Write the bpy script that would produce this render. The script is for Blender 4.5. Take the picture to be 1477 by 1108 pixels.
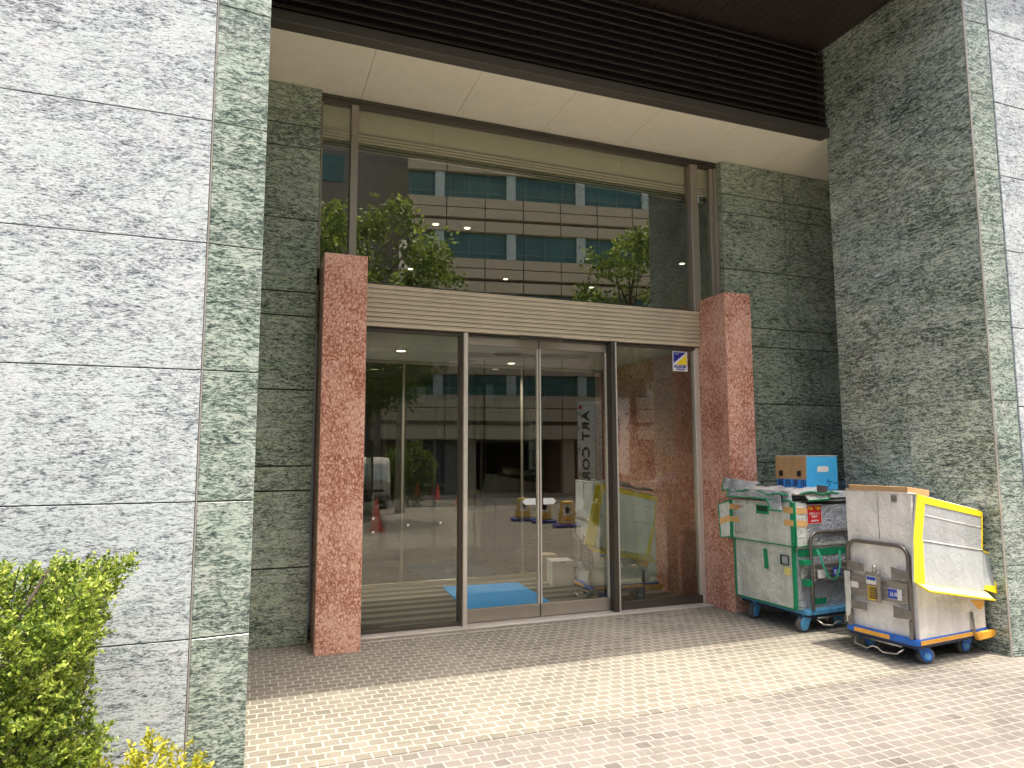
import bpy, math, random
from mathutils import Vector, Matrix, noise
R = math.radians
for o in list(bpy.data.objects): bpy.data.objects.remove(o)
scene = bpy.context.scene
COL = scene.collection
random.seed(7)

# ------------------------------------------------------------------ camera, world, sun, exposure
cam_d = bpy.data.cameras.new('camera'); cam = bpy.data.objects.new('camera', cam_d); COL.objects.link(cam)
RX = Vector((0.93456451, -0.35578335, -0.00271719)); UP = Vector((-0.0343977, -0.0979511, 0.99459659)); FW = Vector((0.35412706, 0.92942121, 0.10377975))
mw = Matrix((RX, UP, -FW)).transposed().to_4x4(); mw.translation = Vector((0, -6.1475, 1.55))
cam.matrix_world = mw
cam_d.sensor_width = 36; cam_d.lens = 984.857 / 1477 * 36; cam_d.clip_start = 0.05; cam_d.clip_end = 500
scene.camera = cam
world = bpy.data.worlds.new('World'); scene.world = world; world.use_nodes = True
wn = world.node_tree; bg = wn.nodes['Background']
sky = wn.nodes.new('ShaderNodeTexSky'); sky.sky_type = 'NISHITA'; sky.sun_disc = False
SUNV = Vector((0.15, -0.215, 1.0)).normalized()
sky.sun_elevation = math.asin(SUNV.z); sky.sun_rotation = math.atan2(SUNV.x, SUNV.y)
sky.air_density = 1.0; sky.dust_density = 9.0
wn.links.new(sky.outputs[0], bg.inputs[0]); bg.inputs[1].default_value = 0.15
sun_d = bpy.data.lights.new('sun', 'SUN'); sun_d.energy = 2.0; sun_d.angle = R(0.6); sun_d.color = (1, 0.91, 0.77)
sun = bpy.data.objects.new('sun', sun_d); COL.objects.link(sun); sun.rotation_euler = SUNV.to_track_quat('Z', 'Y').to_euler()
sun.location = (3, -8, 20)
vs = scene.view_settings; vs.view_transform = 'Standard'; vs.look = 'None'; vs.exposure = 1.42; vs.gamma = 1.0; vs.use_curve_mapping = False
scene.cycles.max_bounces = 10; scene.cycles.transparent_max_bounces = 12; scene.cycles.glossy_bounces = 5
scene.cycles.caustics_reflective = False; scene.cycles.caustics_refractive = False

# ------------------------------------------------------------------ mesh helper
class MB:
    def __init__(s): s.v = []; s.f = []; s.o = []; s.sm = []; s.fixed_uv = {}
    def poly(s, pts, off=(0, 0), smooth=False):
        b = len(s.v); s.v += [tuple(p) for p in pts]; s.f.append(tuple(range(b, b + len(pts)))); s.o.append(off); s.sm.append(smooth); return s
    def box(s, x0, x1, y0, y1, z0, z1, off=(0, 0)):
        if x0 > x1: x0, x1 = x1, x0
        if y0 > y1: y0, y1 = y1, y0
        if z0 > z1: z0, z1 = z1, z0
        b = len(s.v)
        s.v += [(x0, y0, z0), (x1, y0, z0), (x1, y1, z0), (x0, y1, z0), (x0, y0, z1), (x1, y0, z1), (x1, y1, z1), (x0, y1, z1)]
        for f in ((0, 3, 2, 1), (4, 5, 6, 7), (0, 1, 5, 4), (1, 2, 6, 5), (2, 3, 7, 6), (3, 0, 4, 7)):
            s.f.append(tuple(b + i for i in f)); s.o.append(off); s.sm.append(False)
        return s
    def hexa(s, bot, top, off=(0, 0)):
        """8 points: bottom quad ccw from above, top quad in the same order"""
        b = len(s.v); s.v += [tuple(p) for p in bot] + [tuple(p) for p in top]
        for f in ((0, 3, 2, 1), (4, 5, 6, 7), (0, 1, 5, 4), (1, 2, 6, 5), (2, 3, 7, 6), (3, 0, 4, 7)):
            s.f.append(tuple(b + i for i in f)); s.o.append(off); s.sm.append(False)
        return s
    def plate(s, quad, t):
        """a board: quad of 4 points, extruded by t along minus its normal"""
        q = [Vector(p) for p in quad]; n = (q[1] - q[0]).cross(q[3] - q[0]).normalized()
        back = [p - n * t for p in q]
        b = len(s.v); s.v += [tuple(p) for p in q] + [tuple(p) for p in back]
        for f in ((0, 1, 2, 3), (7, 6, 5, 4), (0, 4, 5, 1), (1, 5, 6, 2), (2, 6, 7, 3), (3, 7, 4, 0)):
            s.f.append(tuple(b + i for i in f)); s.o.append((0, 0)); s.sm.append(False)
        return s
    def prism(s, prof, ax, a0, a1, smooth=False):
        """profile of 2d points extruded along axis ax from a0 to a1"""
        def P(p, a):
            return {'x': (a, p[0], p[1]), 'y': (p[0], a, p[1]), 'z': (p[0], p[1], a)}[ax]
        n = len(prof); b = len(s.v)
        s.v += [P(p, a0) for p in prof] + [P(p, a1) for p in prof]
        for i in range(n):
            j = (i + 1) % n; s.f.append((b + i, b + j, b + n + j, b + n + i)); s.o.append((0, 0)); s.sm.append(smooth)
        s.f.append(tuple(b + i for i in reversed(range(n)))); s.f.append(tuple(b + n + i for i in range(n)))
        s.o += [(0, 0)] * 2; s.sm += [False] * 2
        return s
    def tube(s, path, r, n=8, cap=True, r1=None):
        P = [Vector(p) for p in path]; m = len(P); b = len(s.v); up = None
        for i, p in enumerate(P):
            t = (P[min(i + 1, m - 1)] - P[max(i - 1, 0)]).normalized()
            if up is None: up = Vector((0, 0, 1)) if abs(t.z) < .9 else Vector((1, 0, 0))
            a = t.cross(up).normalized(); up = a.cross(t).normalized()
            rr = r if r1 is None else r + (r1 - r) * i / (m - 1)
            for k in range(n):
                q = p + (a * math.cos(2 * math.pi * k / n) + up * math.sin(2 * math.pi * k / n)) * rr
                s.v.append(tuple(q))
        for i in range(m - 1):
            for k in range(n):
                k2 = (k + 1) % n
                s.f.append((b + i * n + k, b + i * n + k2, b + (i + 1) * n + k2, b + (i + 1) * n + k)); s.o.append((0, 0)); s.sm.append(True)
        if cap:
            s.f.append(tuple(b + k for k in reversed(range(n)))); s.f.append(tuple(b + (m - 1) * n + k for k in range(n)))
            s.o += [(0, 0)] * 2; s.sm += [False] * 2
        return s
    def lathe(s, prof, c, axis='z', n=20):
        """prof: list of (r, h)"""
        b = len(s.v); m = len(prof)
        for (r, h) in prof:
            for k in range(n):
                a = 2 * math.pi * k / n; ca, sa = r * math.cos(a), r * math.sin(a)
                s.v.append({'z': (c[0] + ca, c[1] + sa, c[2] + h), 'y': (c[0] + ca, c[1] + h, c[2] + sa), 'x': (c[0] + h, c[1] + ca, c[2] + sa)}[axis])
        for i in range(m - 1):
            for k in range(n):
                k2 = (k + 1) % n; s.f.append((b + i * n + k, b + i * n + k2, b + (i + 1) * n + k2, b + (i + 1) * n + k)); s.o.append((0, 0)); s.sm.append(True)
        s.f.append(tuple(b + k for k in reversed(range(n)))); s.f.append(tuple(b + (m - 1) * n + k for k in range(n)))
        s.o += [(0, 0)] * 2; s.sm += [False] * 2
        return s
    def grid(s, fn, nu, nv, smooth=True):
        b = len(s.v)
        for j in range(nv + 1):
            for i in range(nu + 1): s.v.append(tuple(fn(i / nu, j / nv)))
        for j in range(nv):
            for i in range(nu):
                a = b + j * (nu + 1) + i; s.f.append((a, a + 1, a + nu + 2, a + nu + 1)); s.o.append((0, 0)); s.sm.append(smooth)
        return s
    def build(s, name, mat, parent=None, bevel=0, solid=0, seg=1):
        me = bpy.data.meshes.new(name); me.from_pydata(s.v, [], s.f); me.update()
        uv = me.uv_layers.new(name='uv')
        for p in me.polygons:
            n = p.normal; a = (abs(n.x), abs(n.y), abs(n.z)); k = a.index(max(a)); of = s.o[p.index]
            for li in p.loop_indices:
                c = me.vertices[me.loops[li].vertex_index].co
                w = (c.y, c.z) if k == 0 else ((c.x, c.z) if k == 1 else (c.x, c.y))
                uv.data[li].uv = (w[0] + of[0], w[1] + of[1])
            p.use_smooth = s.sm[p.index]
        if mat: me.materials.append(mat)
        o = bpy.data.objects.new(name, me); COL.objects.link(o)
        if parent: o.parent = parent
        if solid:
            md = o.modifiers.new('solid', 'SOLIDIFY'); md.thickness = solid; md.offset = 0
        if bevel:
            md = o.modifiers.new('bevel', 'BEVEL'); md.width = bevel; md.segments = seg; md.limit_method = 'ANGLE'; md.angle_limit = R(40)
        return o

def tag(o, label=None, cat=None, group=None, kind=None):
    if label: o['label'] = label
    if cat: o['category'] = cat
    if group: o['group'] = group
    if kind: o['kind'] = kind
    return o
def thing(name, label, cat, loc=(0, 0, 0), rz=0, group=None):
    o = bpy.data.objects.new(name, None); COL.objects.link(o); o.empty_display_size = .1
    o.location = loc; o.rotation_euler = (0, 0, rz)
    return tag(o, label, cat, group, 'thing')
def copy_tree(o, parent=None):
    c = o.copy(); COL.objects.link(c); c.parent = parent
    for ch in list(o.children): copy_tree(ch, c)
    return c
def text_obj(name, body, size, mat, loc, rot, parent=None, bold=0, align='LEFT', ext=.0012, sx=1.0, sp=1.0):
    c = bpy.data.curves.new(name, 'FONT'); c.body = body; c.size = size; c.align_x = align; c.extrude = ext; c.offset = bold; c.space_character = sp; c.resolution_u = 3
    t = bpy.data.objects.new(name, c)
    me = bpy.data.meshes.new_from_object(t); bpy.data.objects.remove(t)
    me.materials.clear(); me.materials.append(mat)
    o = bpy.data.objects.new(name, me); COL.objects.link(o); o.location = loc; o.rotation_euler = rot; o.scale = (sx, 1, 1)
    if parent: o.parent = parent
    return o

# ------------------------------------------------------------------ material helper
class NT:
    def __init__(s, name, rough=.6, spec=.5, metal=0.0):
        s.m = bpy.data.materials.new(name); s.m.use_nodes = True; s.t = s.m.node_tree; s.b = s.t.nodes['Principled BSDF']
        s.b.inputs['Roughness'].default_value = rough; s.b.inputs['Metallic'].default_value = metal; s.b.inputs['Specular IOR Level'].default_value = spec
    def n(s, typ, ins=None, **props):
        nd = s.t.nodes.new('ShaderNode' + typ)
        for k, v in props.items(): setattr(nd, k, v)
        for k, v in (ins or {}).items():
            if isinstance(v, bpy.types.NodeSocket): s.t.links.new(v, nd.inputs[k])
            else: nd.inputs[k].default_value = v
        return nd
    def uv(s): return s.n('TexCoord').outputs['UV']
    def objc(s): return s.n('TexCoord').outputs['Object']
    def map(s, vec, scale=(1, 1, 1), rot=(0, 0, 0), loc=(0, 0, 0)):
        return s.n('Mapping', {'Vector': vec, 'Scale': scale, 'Rotation': rot, 'Location': loc}).outputs[0]
    def noise(s, vec, scale, detail=4, rough=.6, dist=0.0, col=False):
        nd = s.n('TexNoise', {'Vector': vec, 'Scale': scale, 'Detail': detail, 'Roughness': rough, 'Distortion': dist})
        return nd.outputs['Color' if col else 'Fac']
    def math(s, op, a, b=0.0, c=0.0):
        nd = s.n('Math', {0: a, 1: b, 2: c}, operation=op); return nd.outputs[0]
    def ramp(s, fac, stops):
        nd = s.n('ValToRGB', {'Fac': fac}); e = nd.color_ramp.elements
        while len(e) < len(stops): e.new(0.5)
        for el, (p, c) in zip(e, stops): el.position = p; el.color = (c[0], c[1], c[2], 1) if isinstance(c, tuple) else (c, c, c, 1)
        return nd.outputs['Color']
    def mix(s, fac, a, b, mode='MIX'):
        def C(v): return v if isinstance(v, bpy.types.NodeSocket) else (v[0], v[1], v[2], 1)
        nd = s.n('Mix', {'Factor': fac, 'A': 0, 'B': 0} if False else None, data_type='RGBA', blend_type=mode)
        for i, v in ((0, fac), (6, C(a)), (7, C(b))):
            if isinstance(v, bpy.types.NodeSocket): s.t.links.new(v, nd.inputs[i])
            else: nd.inputs[i].default_value = v
        return nd.outputs[2]
    def set(s, **k):
        for a, v in k.items():
            i = s.b.inputs[{'base': 'Base Color', 'rough': 'Roughness', 'normal': 'Normal', 'metal': 'Metallic', 'emit': 'Emission Color', 'estr': 'Emission Strength', 'trans': 'Transmission Weight', 'coat': 'Coat Weight'}[a]]
            if isinstance(v, bpy.types.NodeSocket): s.t.links.new(v, i)
            elif isinstance(v, tuple): i.default_value = (v[0], v[1], v[2], 1)
            else: i.default_value = v
        return s
    def bump(s, h, strength=.3, dist=.005):
        s.set(normal=s.n('Bump', {'Height': h, 'Strength': strength, 'Distance': dist}).outputs[0]); return s

def plain(name, col, rough=.6, metal=0.0, var=.12, scale=8, spec=.5, bump=0.0, bscale=120):
    m = NT(name, rough, spec, metal)
    v = m.noise(m.objc(), scale, 5, .6)
    f = m.ramp(v, [(.3, 1 - var), (.7, 1 + var)])
    m.set(base=m.mix(1.0, col, f, 'MULTIPLY'))
    m.set(rough=m.math('MULTIPLY_ADD', v, .25, rough - .12))
    if bump: m.bump(m.noise(m.objc(), bscale, 3), bump, .003)
    return m.m

def granite(name, lo, mid, hi, tint, rough, bump, ang=-9, spec=.5, p=(.38, .48, .60), fs=1.0):
    m = NT(name, rough, spec); uv = m.map(m.uv(), (fs, fs, 1))
    w = m.noise(m.map(uv, (2.2, 2.2, 1)), 1, 3, .5, col=True)
    uvd = m.n('VectorMath', {0: uv, 1: m.n('VectorMath', {0: w, 1: (.10, .10, 0)}, operation='MULTIPLY').outputs[0]}, operation='ADD').outputs[0]
    a = m.noise(m.map(uvd, (8, 27, 1), (0, 0, R(ang))), 1, 8, .78, .6)
    b = m.noise(m.map(uvd, (26, 84, 1), (0, 0, R(ang * 1.6))), 1, 6, .75, .4)
    c = m.noise(m.map(uv, (260, 330, 1)), 1, 2, .6)
    big = m.noise(m.map(uv, (1.3, 2.6, 1)), 1, 3, .55)
    v = m.math('MULTIPLY_ADD', b, .48, m.math('MULTIPLY', a, .44))
    v = m.math('MULTIPLY_ADD', c, .16, v)
    v = m.math('MULTIPLY_ADD', m.math('SUBTRACT', big, .5), .12, v)
    v = m.math('SUBTRACT', v, .04)
    col = m.ramp(v, [(p[0], lo), (p[1], mid), (p[2], hi)])
    tn = m.ramp(m.noise(m.map(uv, (2.5, 5, 1), loc=(3, 7, 0)), 1, 4, .6), [(.35, (1, 1, 1)), (.65, tint)])
    col = m.mix(.6, col, tn, 'MULTIPLY')
    m.set(base=col)
    if bump: m.bump(v, bump, .006)
    return m.m

def red_granite(name):
    m = NT(name, .22, .5); uv = m.uv()
    w = m.noise(m.map(uv, (10, 8, 1)), 1, 3, .6, col=True)
    uvd = m.n('VectorMath', {0: uv, 1: m.n('VectorMath', {0: w, 1: (.06, .06, 0)}, operation='MULTIPLY').outputs[0]}, operation='ADD').outputs[0]
    big = m.noise(m.map(uv, (3, 2.2, 1)), 1, 3, .5)
    vo = m.n('TexVoronoi', {'Vector': m.map(uvd, (44, 30, 1)), 'Scale': 1, 'Randomness': 1}, feature='DISTANCE_TO_EDGE').outputs['Distance']
    a = m.noise(m.map(uvd, (42, 26, 1)), 1, 5, .7, 1.2)
    v = m.math('MULTIPLY_ADD', vo, .55, m.math('MULTIPLY', a, .75))
    v = m.math('MULTIPLY_ADD', m.math('SUBTRACT', big, .5), .32, v)
    sp = m.noise(m.map(uv, (220, 220, 1)), 1, 2)
    v = m.math('MULTIPLY_ADD', sp, .10, v)
    col = m.ramp(v, [(.37, (.34, .12, .075)), (.45, (.54, .24, .165)), (.525, (.76, .44, .34)), (.72, (.90, .60, .49))])
    m.set(base=col)
    return m.m

def paving(name, c1, c2, mortar, spk, bw=.092, rh=.079, offs=.5, mortar_w=.007, far=False):
    m = NT(name, .85, .25); p = m.objc()
    d = m.noise(m.map(p, (9, 9, 1)), 1, 2, .5, col=True)
    dv = m.n('VectorMath', {0: m.n('VectorMath', {0: d, 1: (.5, .5, .5)}, operation='SUBTRACT').outputs[0], 1: (.034, .022, 0)}, operation='MULTIPLY').outputs[0]
    pv = m.n('VectorMath', {0: p, 1: dv}, operation='ADD').outputs[0]
    br = m.n('TexBrick', {'Vector': pv, 'Color1': (0, 0, 0, 1), 'Color2': (1, 1, 1, 1), 'Mortar': (.5, .5, .5, 1), 'Scale': 1, 'Mortar Size': mortar_w, 'Mortar Smooth': .35, 'Bias': 0.0, 'Brick Width': bw, 'Row Height': rh}, offset=offs, squash=1.0)
    rnd = br.outputs['Color']; fac = br.outputs['Fac']
    stone = m.ramp(rnd, [(.0, c1), (.12, tuple((a * .5 + b * .5) for a, b in zip(c1, c2))), (.8, tuple((a * .3 + b * .7) for a, b in zip(c1, c2))), (1.0, c2)])
    tone = m.noise(m.map(p, (.9, .9, 1)), 1, 4, .6)
    stone = m.mix(1.0, stone, m.ramp(tone, [(.3, .84), (.7, 1.14)]), 'MULTIPLY')
    s1 = m.noise(p, 330, 2, .6)
    stone = m.mix(1.0, stone, m.ramp(s1, [(.34, 1 - spk), (.5, 1.0), (.68, 1 + spk)]), 'MULTIPLY')
    mort = m.mix(1.0, mortar, m.ramp(m.noise(p, 26, 3), [(.30, .72), (.5, 1.08)]), 'MULTIPLY')
    col = m.mix(fac, stone, mort)
    st = m.noise(m.map(p, (2.2, 2.2, 1)), 1, 6, .7)
    col = m.mix(1.0, col, m.ramp(st, [(.30, .80), (.46, 1.0)]), 'MULTIPLY')
    gum = m.n('TexVoronoi', {'Vector': m.map(p, (2.3, 2.3, 1)), 'Scale': 1, 'Randomness': 1}, feature='F1').outputs['Distance']
    col = m.mix(1.0, col, m.ramp(gum, [(.025, .66), (.045, 1.0)]), 'MULTIPLY')
    dr = m.noise(m.map(p, (.55, 1.7, 1), (0, 0, .5)), 1, 7, .75)
    col = m.mix(1.0, col, m.ramp(dr, [(.36, .80), (.5, 1.0), (.7, 1.05)]), 'MULTIPLY')
    m.set(base=col)
    h = m.math('SUBTRACT', m.math('MULTIPLY', s1, .18), fac)
    m.bump(h, .55, .004)
    return m.m

def glass(name, refl, tint):
    m = NT(name); t = m.t; t.nodes.remove(m.b); out = t.nodes['Material Output']
    tr = m.n('BsdfTransparent', {'Color': (*tint, 1)}); gl = m.n('BsdfGlossy', {'Color': (.97, .96, .84, 1), 'Roughness': 0.0})
    wob = m.n('Bump', {'Height': m.noise(m.map(m.objc(), (.6, .6, .6)), 1, 1, .4), 'Strength': .02, 'Distance': .05}).outputs[0]
    t.links.new(wob, gl.inputs['Normal'])
    fr = m.n('Fresnel', {'IOR': 1.5}).outputs[0]
    fac = m.math('ADD', m.math('MULTIPLY', fr, .9), refl); fac = m.math('MINIMUM', fac, 1.0)
    mx = m.n('MixShader', {0: fac}); t.links.new(tr.outputs[0], mx.inputs[1]); t.links.new(gl.outputs[0], mx.inputs[2])
    t.links.new(mx.outputs[0], out.inputs['Surface'])
    return m.m

def foil(name, col, rough, metal, bump, dirt=.2):
    m = NT(name, rough, .5, metal); p = m.objc()
    big = m.noise(p, 5, 4, .6)
    st = m.noise(m.map(p, (14, 14, 1.2)), 1, 5, .65)
    f = m.mix(1.0, m.ramp(big, [(.3, 1 - dirt), (.65, 1.05)]), m.ramp(st, [(.3, 1 - dirt * .7), (.62, 1.04)]), 'MULTIPLY')
    m.set(base=m.mix(1.0, col, f, 'MULTIPLY'))
    cr = m.n('TexVoronoi', {'Vector': m.n('VectorMath', {0: p, 1: m.noise(p, 7, 3, col=True)}, operation='ADD').outputs[0], 'Scale': 7}, feature='F1').outputs['Distance']
    m.bump(m.math('MULTIPLY_ADD', m.noise(p, 3.6, 3, .5, .3), 1.0, m.math('MULTIPLY', cr, .4)), bump, .035)
    return m.m

def emit(name, col, strength):
    m = NT(name); m.set(base=col, emit=col, estr=strength); return m.m

G_FLAMED = granite('flamed_granite', (.06, .075, .105), (.35, .385, .42), (.61, .655, .70), (.90, 1.0, .95), .85, .7, spec=.2, p=(.425, .475, .525), fs=1.75)
G_STRIP = granite('polished_strip_granite', (.035, .055, .055), (.15, .195, .175), (.48, .53, .49), (.86, 1.0, .90), .22, 0, p=(.43, .485, .54), fs=1.5)
G_POL = granite('polished_granite', (.03, .04, .042), (.19, .235, .195), (.56, .62, .52), (.88, 1.0, .76), .20, 0, p=(.425, .48, .54), fs=1.5)
G_SIDE = granite('side_granite', (.03, .04, .044), (.17, .215, .195), (.62, .68, .62), (.95, 1.0, .78), .08, 0, ang=14, p=(.43, .485, .545), fs=1.5)
G_RED = red_granite('red_granite')
JOINT = plain('joint_dark', (.03, .03, .032), .9)
JOINT_L = plain('joint_grey', (.30, .29, .27), .9)
PAVE_IN = paving('entrance_paving', (.178, .166, .140), (.255, .238, .198), (.44, .42, .36), .22, mortar_w=.0058)
PAVE_OUT = paving('public_paving', (.145, .133, .121), (.222, .205, .187), (.315, .297, .268), .55, mortar_w=.0062)
CREAM = plain('cream_panel', (.97, .92, .76), .55, var=.03)
LOUV = plain('louvre_brown', (.075, .068, .058), .4, var=.1)
WOODC = plain('ceiling_brown', (.04, .03, .026), .5, var=.15)
BLACK = plain('black_void', (.008, .008, .008), .8)
HEADM = plain('header_metal', (.72, .66, .53), .36, metal=.25, var=.08, scale=4)
CHAMP = plain('champagne_metal', (.38, .34, .28), .34, metal=.5, var=.06, scale=3)
DARKM = plain('dark_bronze', (.10, .09, .075), .35, metal=.6, var=.08)
LIGHTM = plain('light_metal', (.70, .66, .58), .36, metal=.35, var=.06)
STEEL = plain('sill_steel', (.62, .59, .54), .4, metal=.35, var=.08)
GLASS = glass('upper_glass', .27, (.84, .92, .74))
GLASS_D = glass('door_glass', .105, (.95, .99, .95))
GLASS_IN = glass('inner_glass', .04, (.85, .9, .85))
# ================================================================== SETTING
# --- ground: one sheet, flat by the entrance, falling gently to the street behind the camera
def gz(y): return 0.0 if y > -5 else .026 * (y + 5)
mb = MB()
ys = [60, -5, -62, -200]
for i in range(3):
    y1, y0 = ys[i], ys[i + 1]
    zz = (lambda y: gz(max(y, -62)))
    mb.poly([(-200, y0, zz(y0)), (200, y0, zz(y0)), (200, y1, zz(y1)), (-200, y1, zz(y1))])
tag(mb.build('pavement', PAVE_OUT), kind='structure')
mb = MB(); mb.box(-.05, 5.62, -2.44, 0.02, -.05, .004)
tag(mb.build('entrance_pavement', PAVE_IN), kind='structure')
ASPH = plain('asphalt', (.07, .07, .068), .9, var=.2, bump=.3)
mb = MB(); mb.poly([(-60, -29, gz(-29) + .004), (60, -29, gz(-29) + .004), (60, -19, gz(-19) + .004), (-60, -19, gz(-19) + .004)])
tag(mb.build('road', ASPH), kind='structure')
SOIL = plain('soil', (.07, .05, .035), .95, var=.3, bump=.6, bscale=40)
mb = MB(); mb.box(-6, -.12, -3.6, -2.52, -.05, .05); tag(mb.build('planting_bed_ground', SOIL), kind='structure')

# --- granite slab walls
def slabs(mb, plane, c, a0, a1, z0, z1, vj, hj, t=.03, gap=.006, face=-1):
    """slabs on a vertical plane: plane 'y' or 'x' at c, joints vj (along) and hj (up)"""
    A = [a0] + [v for v in vj if a0 < v < a1] + [a1]; Z = [z0] + [h for h in hj if z0 < h < z1] + [z1]
    for i in range(len(A) - 1):
        for j in range(len(Z) - 1):
            off = (random.uniform(0, 60), random.uniform(0, 60)); g = gap / 2
            u0, u1, w0, w1 = A[i] + g, A[i + 1] - g, Z[j] + g, Z[j + 1] - g
            if plane == 'y': mb.box(u0, u1, c, c - face * t, w0, w1, off)
            else: mb.box(c, c - face * t, u0, u1, w0, w1, off)
HJ = [.04 + .6445 * k for k in range(12)]
# left pier
pl = thing('granite_pier', 'pale grey granite pier wall behind the hedge, with a greener polished strip at its edge', 'wall', (-3, -1.3, 0))
def loc(o, p): o.matrix_parent_inverse = Matrix.Translation(p.location).inverted(); return o
mb = MB(); slabs(mb, 'y', -2.4725, -6.2, -.242, 0, 7, [-5.4, -3.6, -1.8], HJ, gap=.006)
loc(mb.build('front_cladding', G_FLAMED, pl, bevel=.0015), pl)
def strip(xa, ya, xb, yb, gap=.005):
    m_ = MB()
    Z = [0] + [h for h in HJ if 0 < h < 7] + [7]
    for j in range(len(Z) - 1):
        off = (random.uniform(0, 60), random.uniform(0, 60)); g = gap / 2
        n = Vector((ya - yb, xb - xa, 0)).normalized() * .03
        q = [(xa, ya), (xb, yb), (xb + n.x, yb + n.y), (xa + n.x, ya + n.y)]
        m_.hexa([(x, y, Z[j] + g) for x, y in q], [(x, y, Z[j + 1] - g) for x, y in q], off)
    return m_
loc(strip(-.234, -2.470, .022, -2.447).build('corner_strip', G_STRIP, pl, bevel=.003), pl)
mb = MB(); mb.box(-6.2, .012, -2.43, -.13, 0, 7); mb.box(-.2415, -.2345, -2.469, -2.432, 0, 7); loc(mb.build('core', JOINT_L, pl), pl)
mb = MB(); slabs(mb, 'x', .022, -2.41, -.10, 0, 5.8, [-1.6, -.85], HJ, t=.01, face=1); loc(mb.build('side_cladding', G_SIDE, pl), pl)
# right pier
pr = thing('granite_pier', 'dark green granite pier at the right edge, trolleys parked against its side', 'wall', (7, -1.6, 0))
mb = MB(); slabs(mb, 'y', -2.4725, 5.765, 11, 0, 7, [6.62, 7.5, 8.4, 9.3], [h - .045 for h in HJ], gap=.008)
loc(mb.build('front_cladding', G_FLAMED, pr, bevel=.003), pr)
loc(strip(5.503, -2.452, 5.752, -2.470).build('corner_strip', G_STRIP, pr, bevel=.003), pr)
mb = MB(); slabs(mb, 'x', 5.4956, -2.44, -.95, 0, 5.8, [-1.70], [h + .02 for h in HJ], t=.03, gap=.003, face=-1)
loc(mb.build('side_cladding', G_SIDE, pr, bevel=.002), pr)
mb = MB(); mb.box(5.52, 11, -2.43, -.98, 0, 7); mb.box(5.5, 5.51, -2.452, -2.446, 0, 5.8); loc(mb.build('core', JOINT_L, pr), pr)
mb = MB(); mb.box(5.4925, 5.4965, -2.452, -2.444, 0, 5.8); loc(mb.build('edge_bead', STEEL, pr), pr)
# back walls
HB = [.63, 1.26, 1.465, 2.108, 2.745, 2.955, 3.60, 4.25, 4.455]
wl = thing('granite_wall', 'narrow dark green granite wall left of the red pillar', 'wall', (.2, -.1, 0))
mb = MB(); slabs(mb, 'y', -.10, .03, .492, 0, 4.825, [], HB, t=.05, gap=.010); loc(mb.build('cladding', G_POL, wl, bevel=.003), wl)
mb = MB(); mb.box(-.5, .485, -.06, .12, 0, 4.825); loc(mb.build('core', JOINT, wl), wl)
wr = thing('granite_wall', 'dark green granite slab wall behind the blue carton, right of the red pillar', 'wall', (6, -.1, 0))
mb = MB(); slabs(mb, 'y', -.10, 4.812, 8, 0, 4.825, [5.692, 6.57, 7.4], HB, t=.05, gap=.010)
slabs(mb, 'x', 4.809, -.095, .10, 0, 4.825, [], HB, t=.003, gap=.008, face=-1)
loc(mb.build('cladding', G_POL, wr, bevel=.003), wr)
mb = MB(); mb.box(4.815, 8, -.06, .12, 0, 4.825); loc(mb.build('core', JOINT, wr), wr)
# canopy: ceiling boards and the building mass above
cn = thing('canopy', 'dark brown boarded ceiling over the entrance recess', 'ceiling', (2.7, -1.8, 5.8))
mb = MB(); x = .03
while x < 5.49: mb.box(x, min(x + .085, 5.49), -2.585, -.82, 5.80, 5.83); x += .09
loc(mb.build('ceiling_boards', WOODC, cn, bevel=.003), cn)
mb = MB(); mb.box(-6, 11, -2.59, 3, 5.835, 9); loc(mb.build('upper_wall', G_FLAMED, cn), cn)
mb = MB(); mb.box(.025, 5.49, -2.5895, -2.5855, 5.78, 5.835); loc(mb.build('edge_trim', LOUV, cn), cn)
# louvre screen
lv = thing('louvre_screen', 'dark brown horizontal louvre screen above the cream soffit', 'louvre', (2.7, -1, 4.83))
mb = MB()
for k in range(11):
    z = 4.945 + k * .0765
    for (xa, xb) in ((.03, 1.495), (1.503, 3.963), (3.971, 5.488)):
        mb.prism([(-.995, z), (-.975, z), (-.925, z + .052), (-.945, z + .052)], 'x', xa, xb)
loc(mb.build('slats', LOUV, lv), lv)
mb = MB(); mb.box(.026, 5.492, -1.003, -.88, 4.822, 4.912); loc(mb.build('bottom_beam', LOUV, lv, bevel=.004), lv)
mb = MB(); mb.box(.026, 5.492, -.86, -.80, 4.84, 5.795); loc(mb.build('backing', BLACK, lv), lv)
mb = MB(); mb.box(5.4965, 5.52, -.948, -.80, 4.835, 5.795); loc(mb.build('end_plate', LOUV, lv), lv)
# soffit panels
so = thing('soffit', 'cream panelled soffit under the dark louvres', 'ceiling', (2.7, -.5, 4.83))
mb = MB(); X = [-.065 + .9065 * k for k in range(9)]
for i in range(8): mb.box(max(X[i] + .002, .026), X[i + 1] - .002, -.995, .08, 4.829, 4.85)
nf = len(mb.f)
for i in range(8):
    for a in (.06, .3, .6, .84):
        for yy in (-.90, -.5, -.12): mb.lathe([(.005, 0), (.005, .002)], (X[i] + a, yy, 4.8275), n=8)
po = loc(mb.build('panels', CREAM, so), so); po.data.materials.append(plain('screw_grey', (.5, .45, .36), .5))
for p in po.data.polygons:
    if p.index >= nf: p.material_index = 1
mb = MB(); mb.box(-.1, 7.1, -.99, .08, 4.852, 4.87); loc(mb.build('seam_backing', JOINT, so), so)
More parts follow.
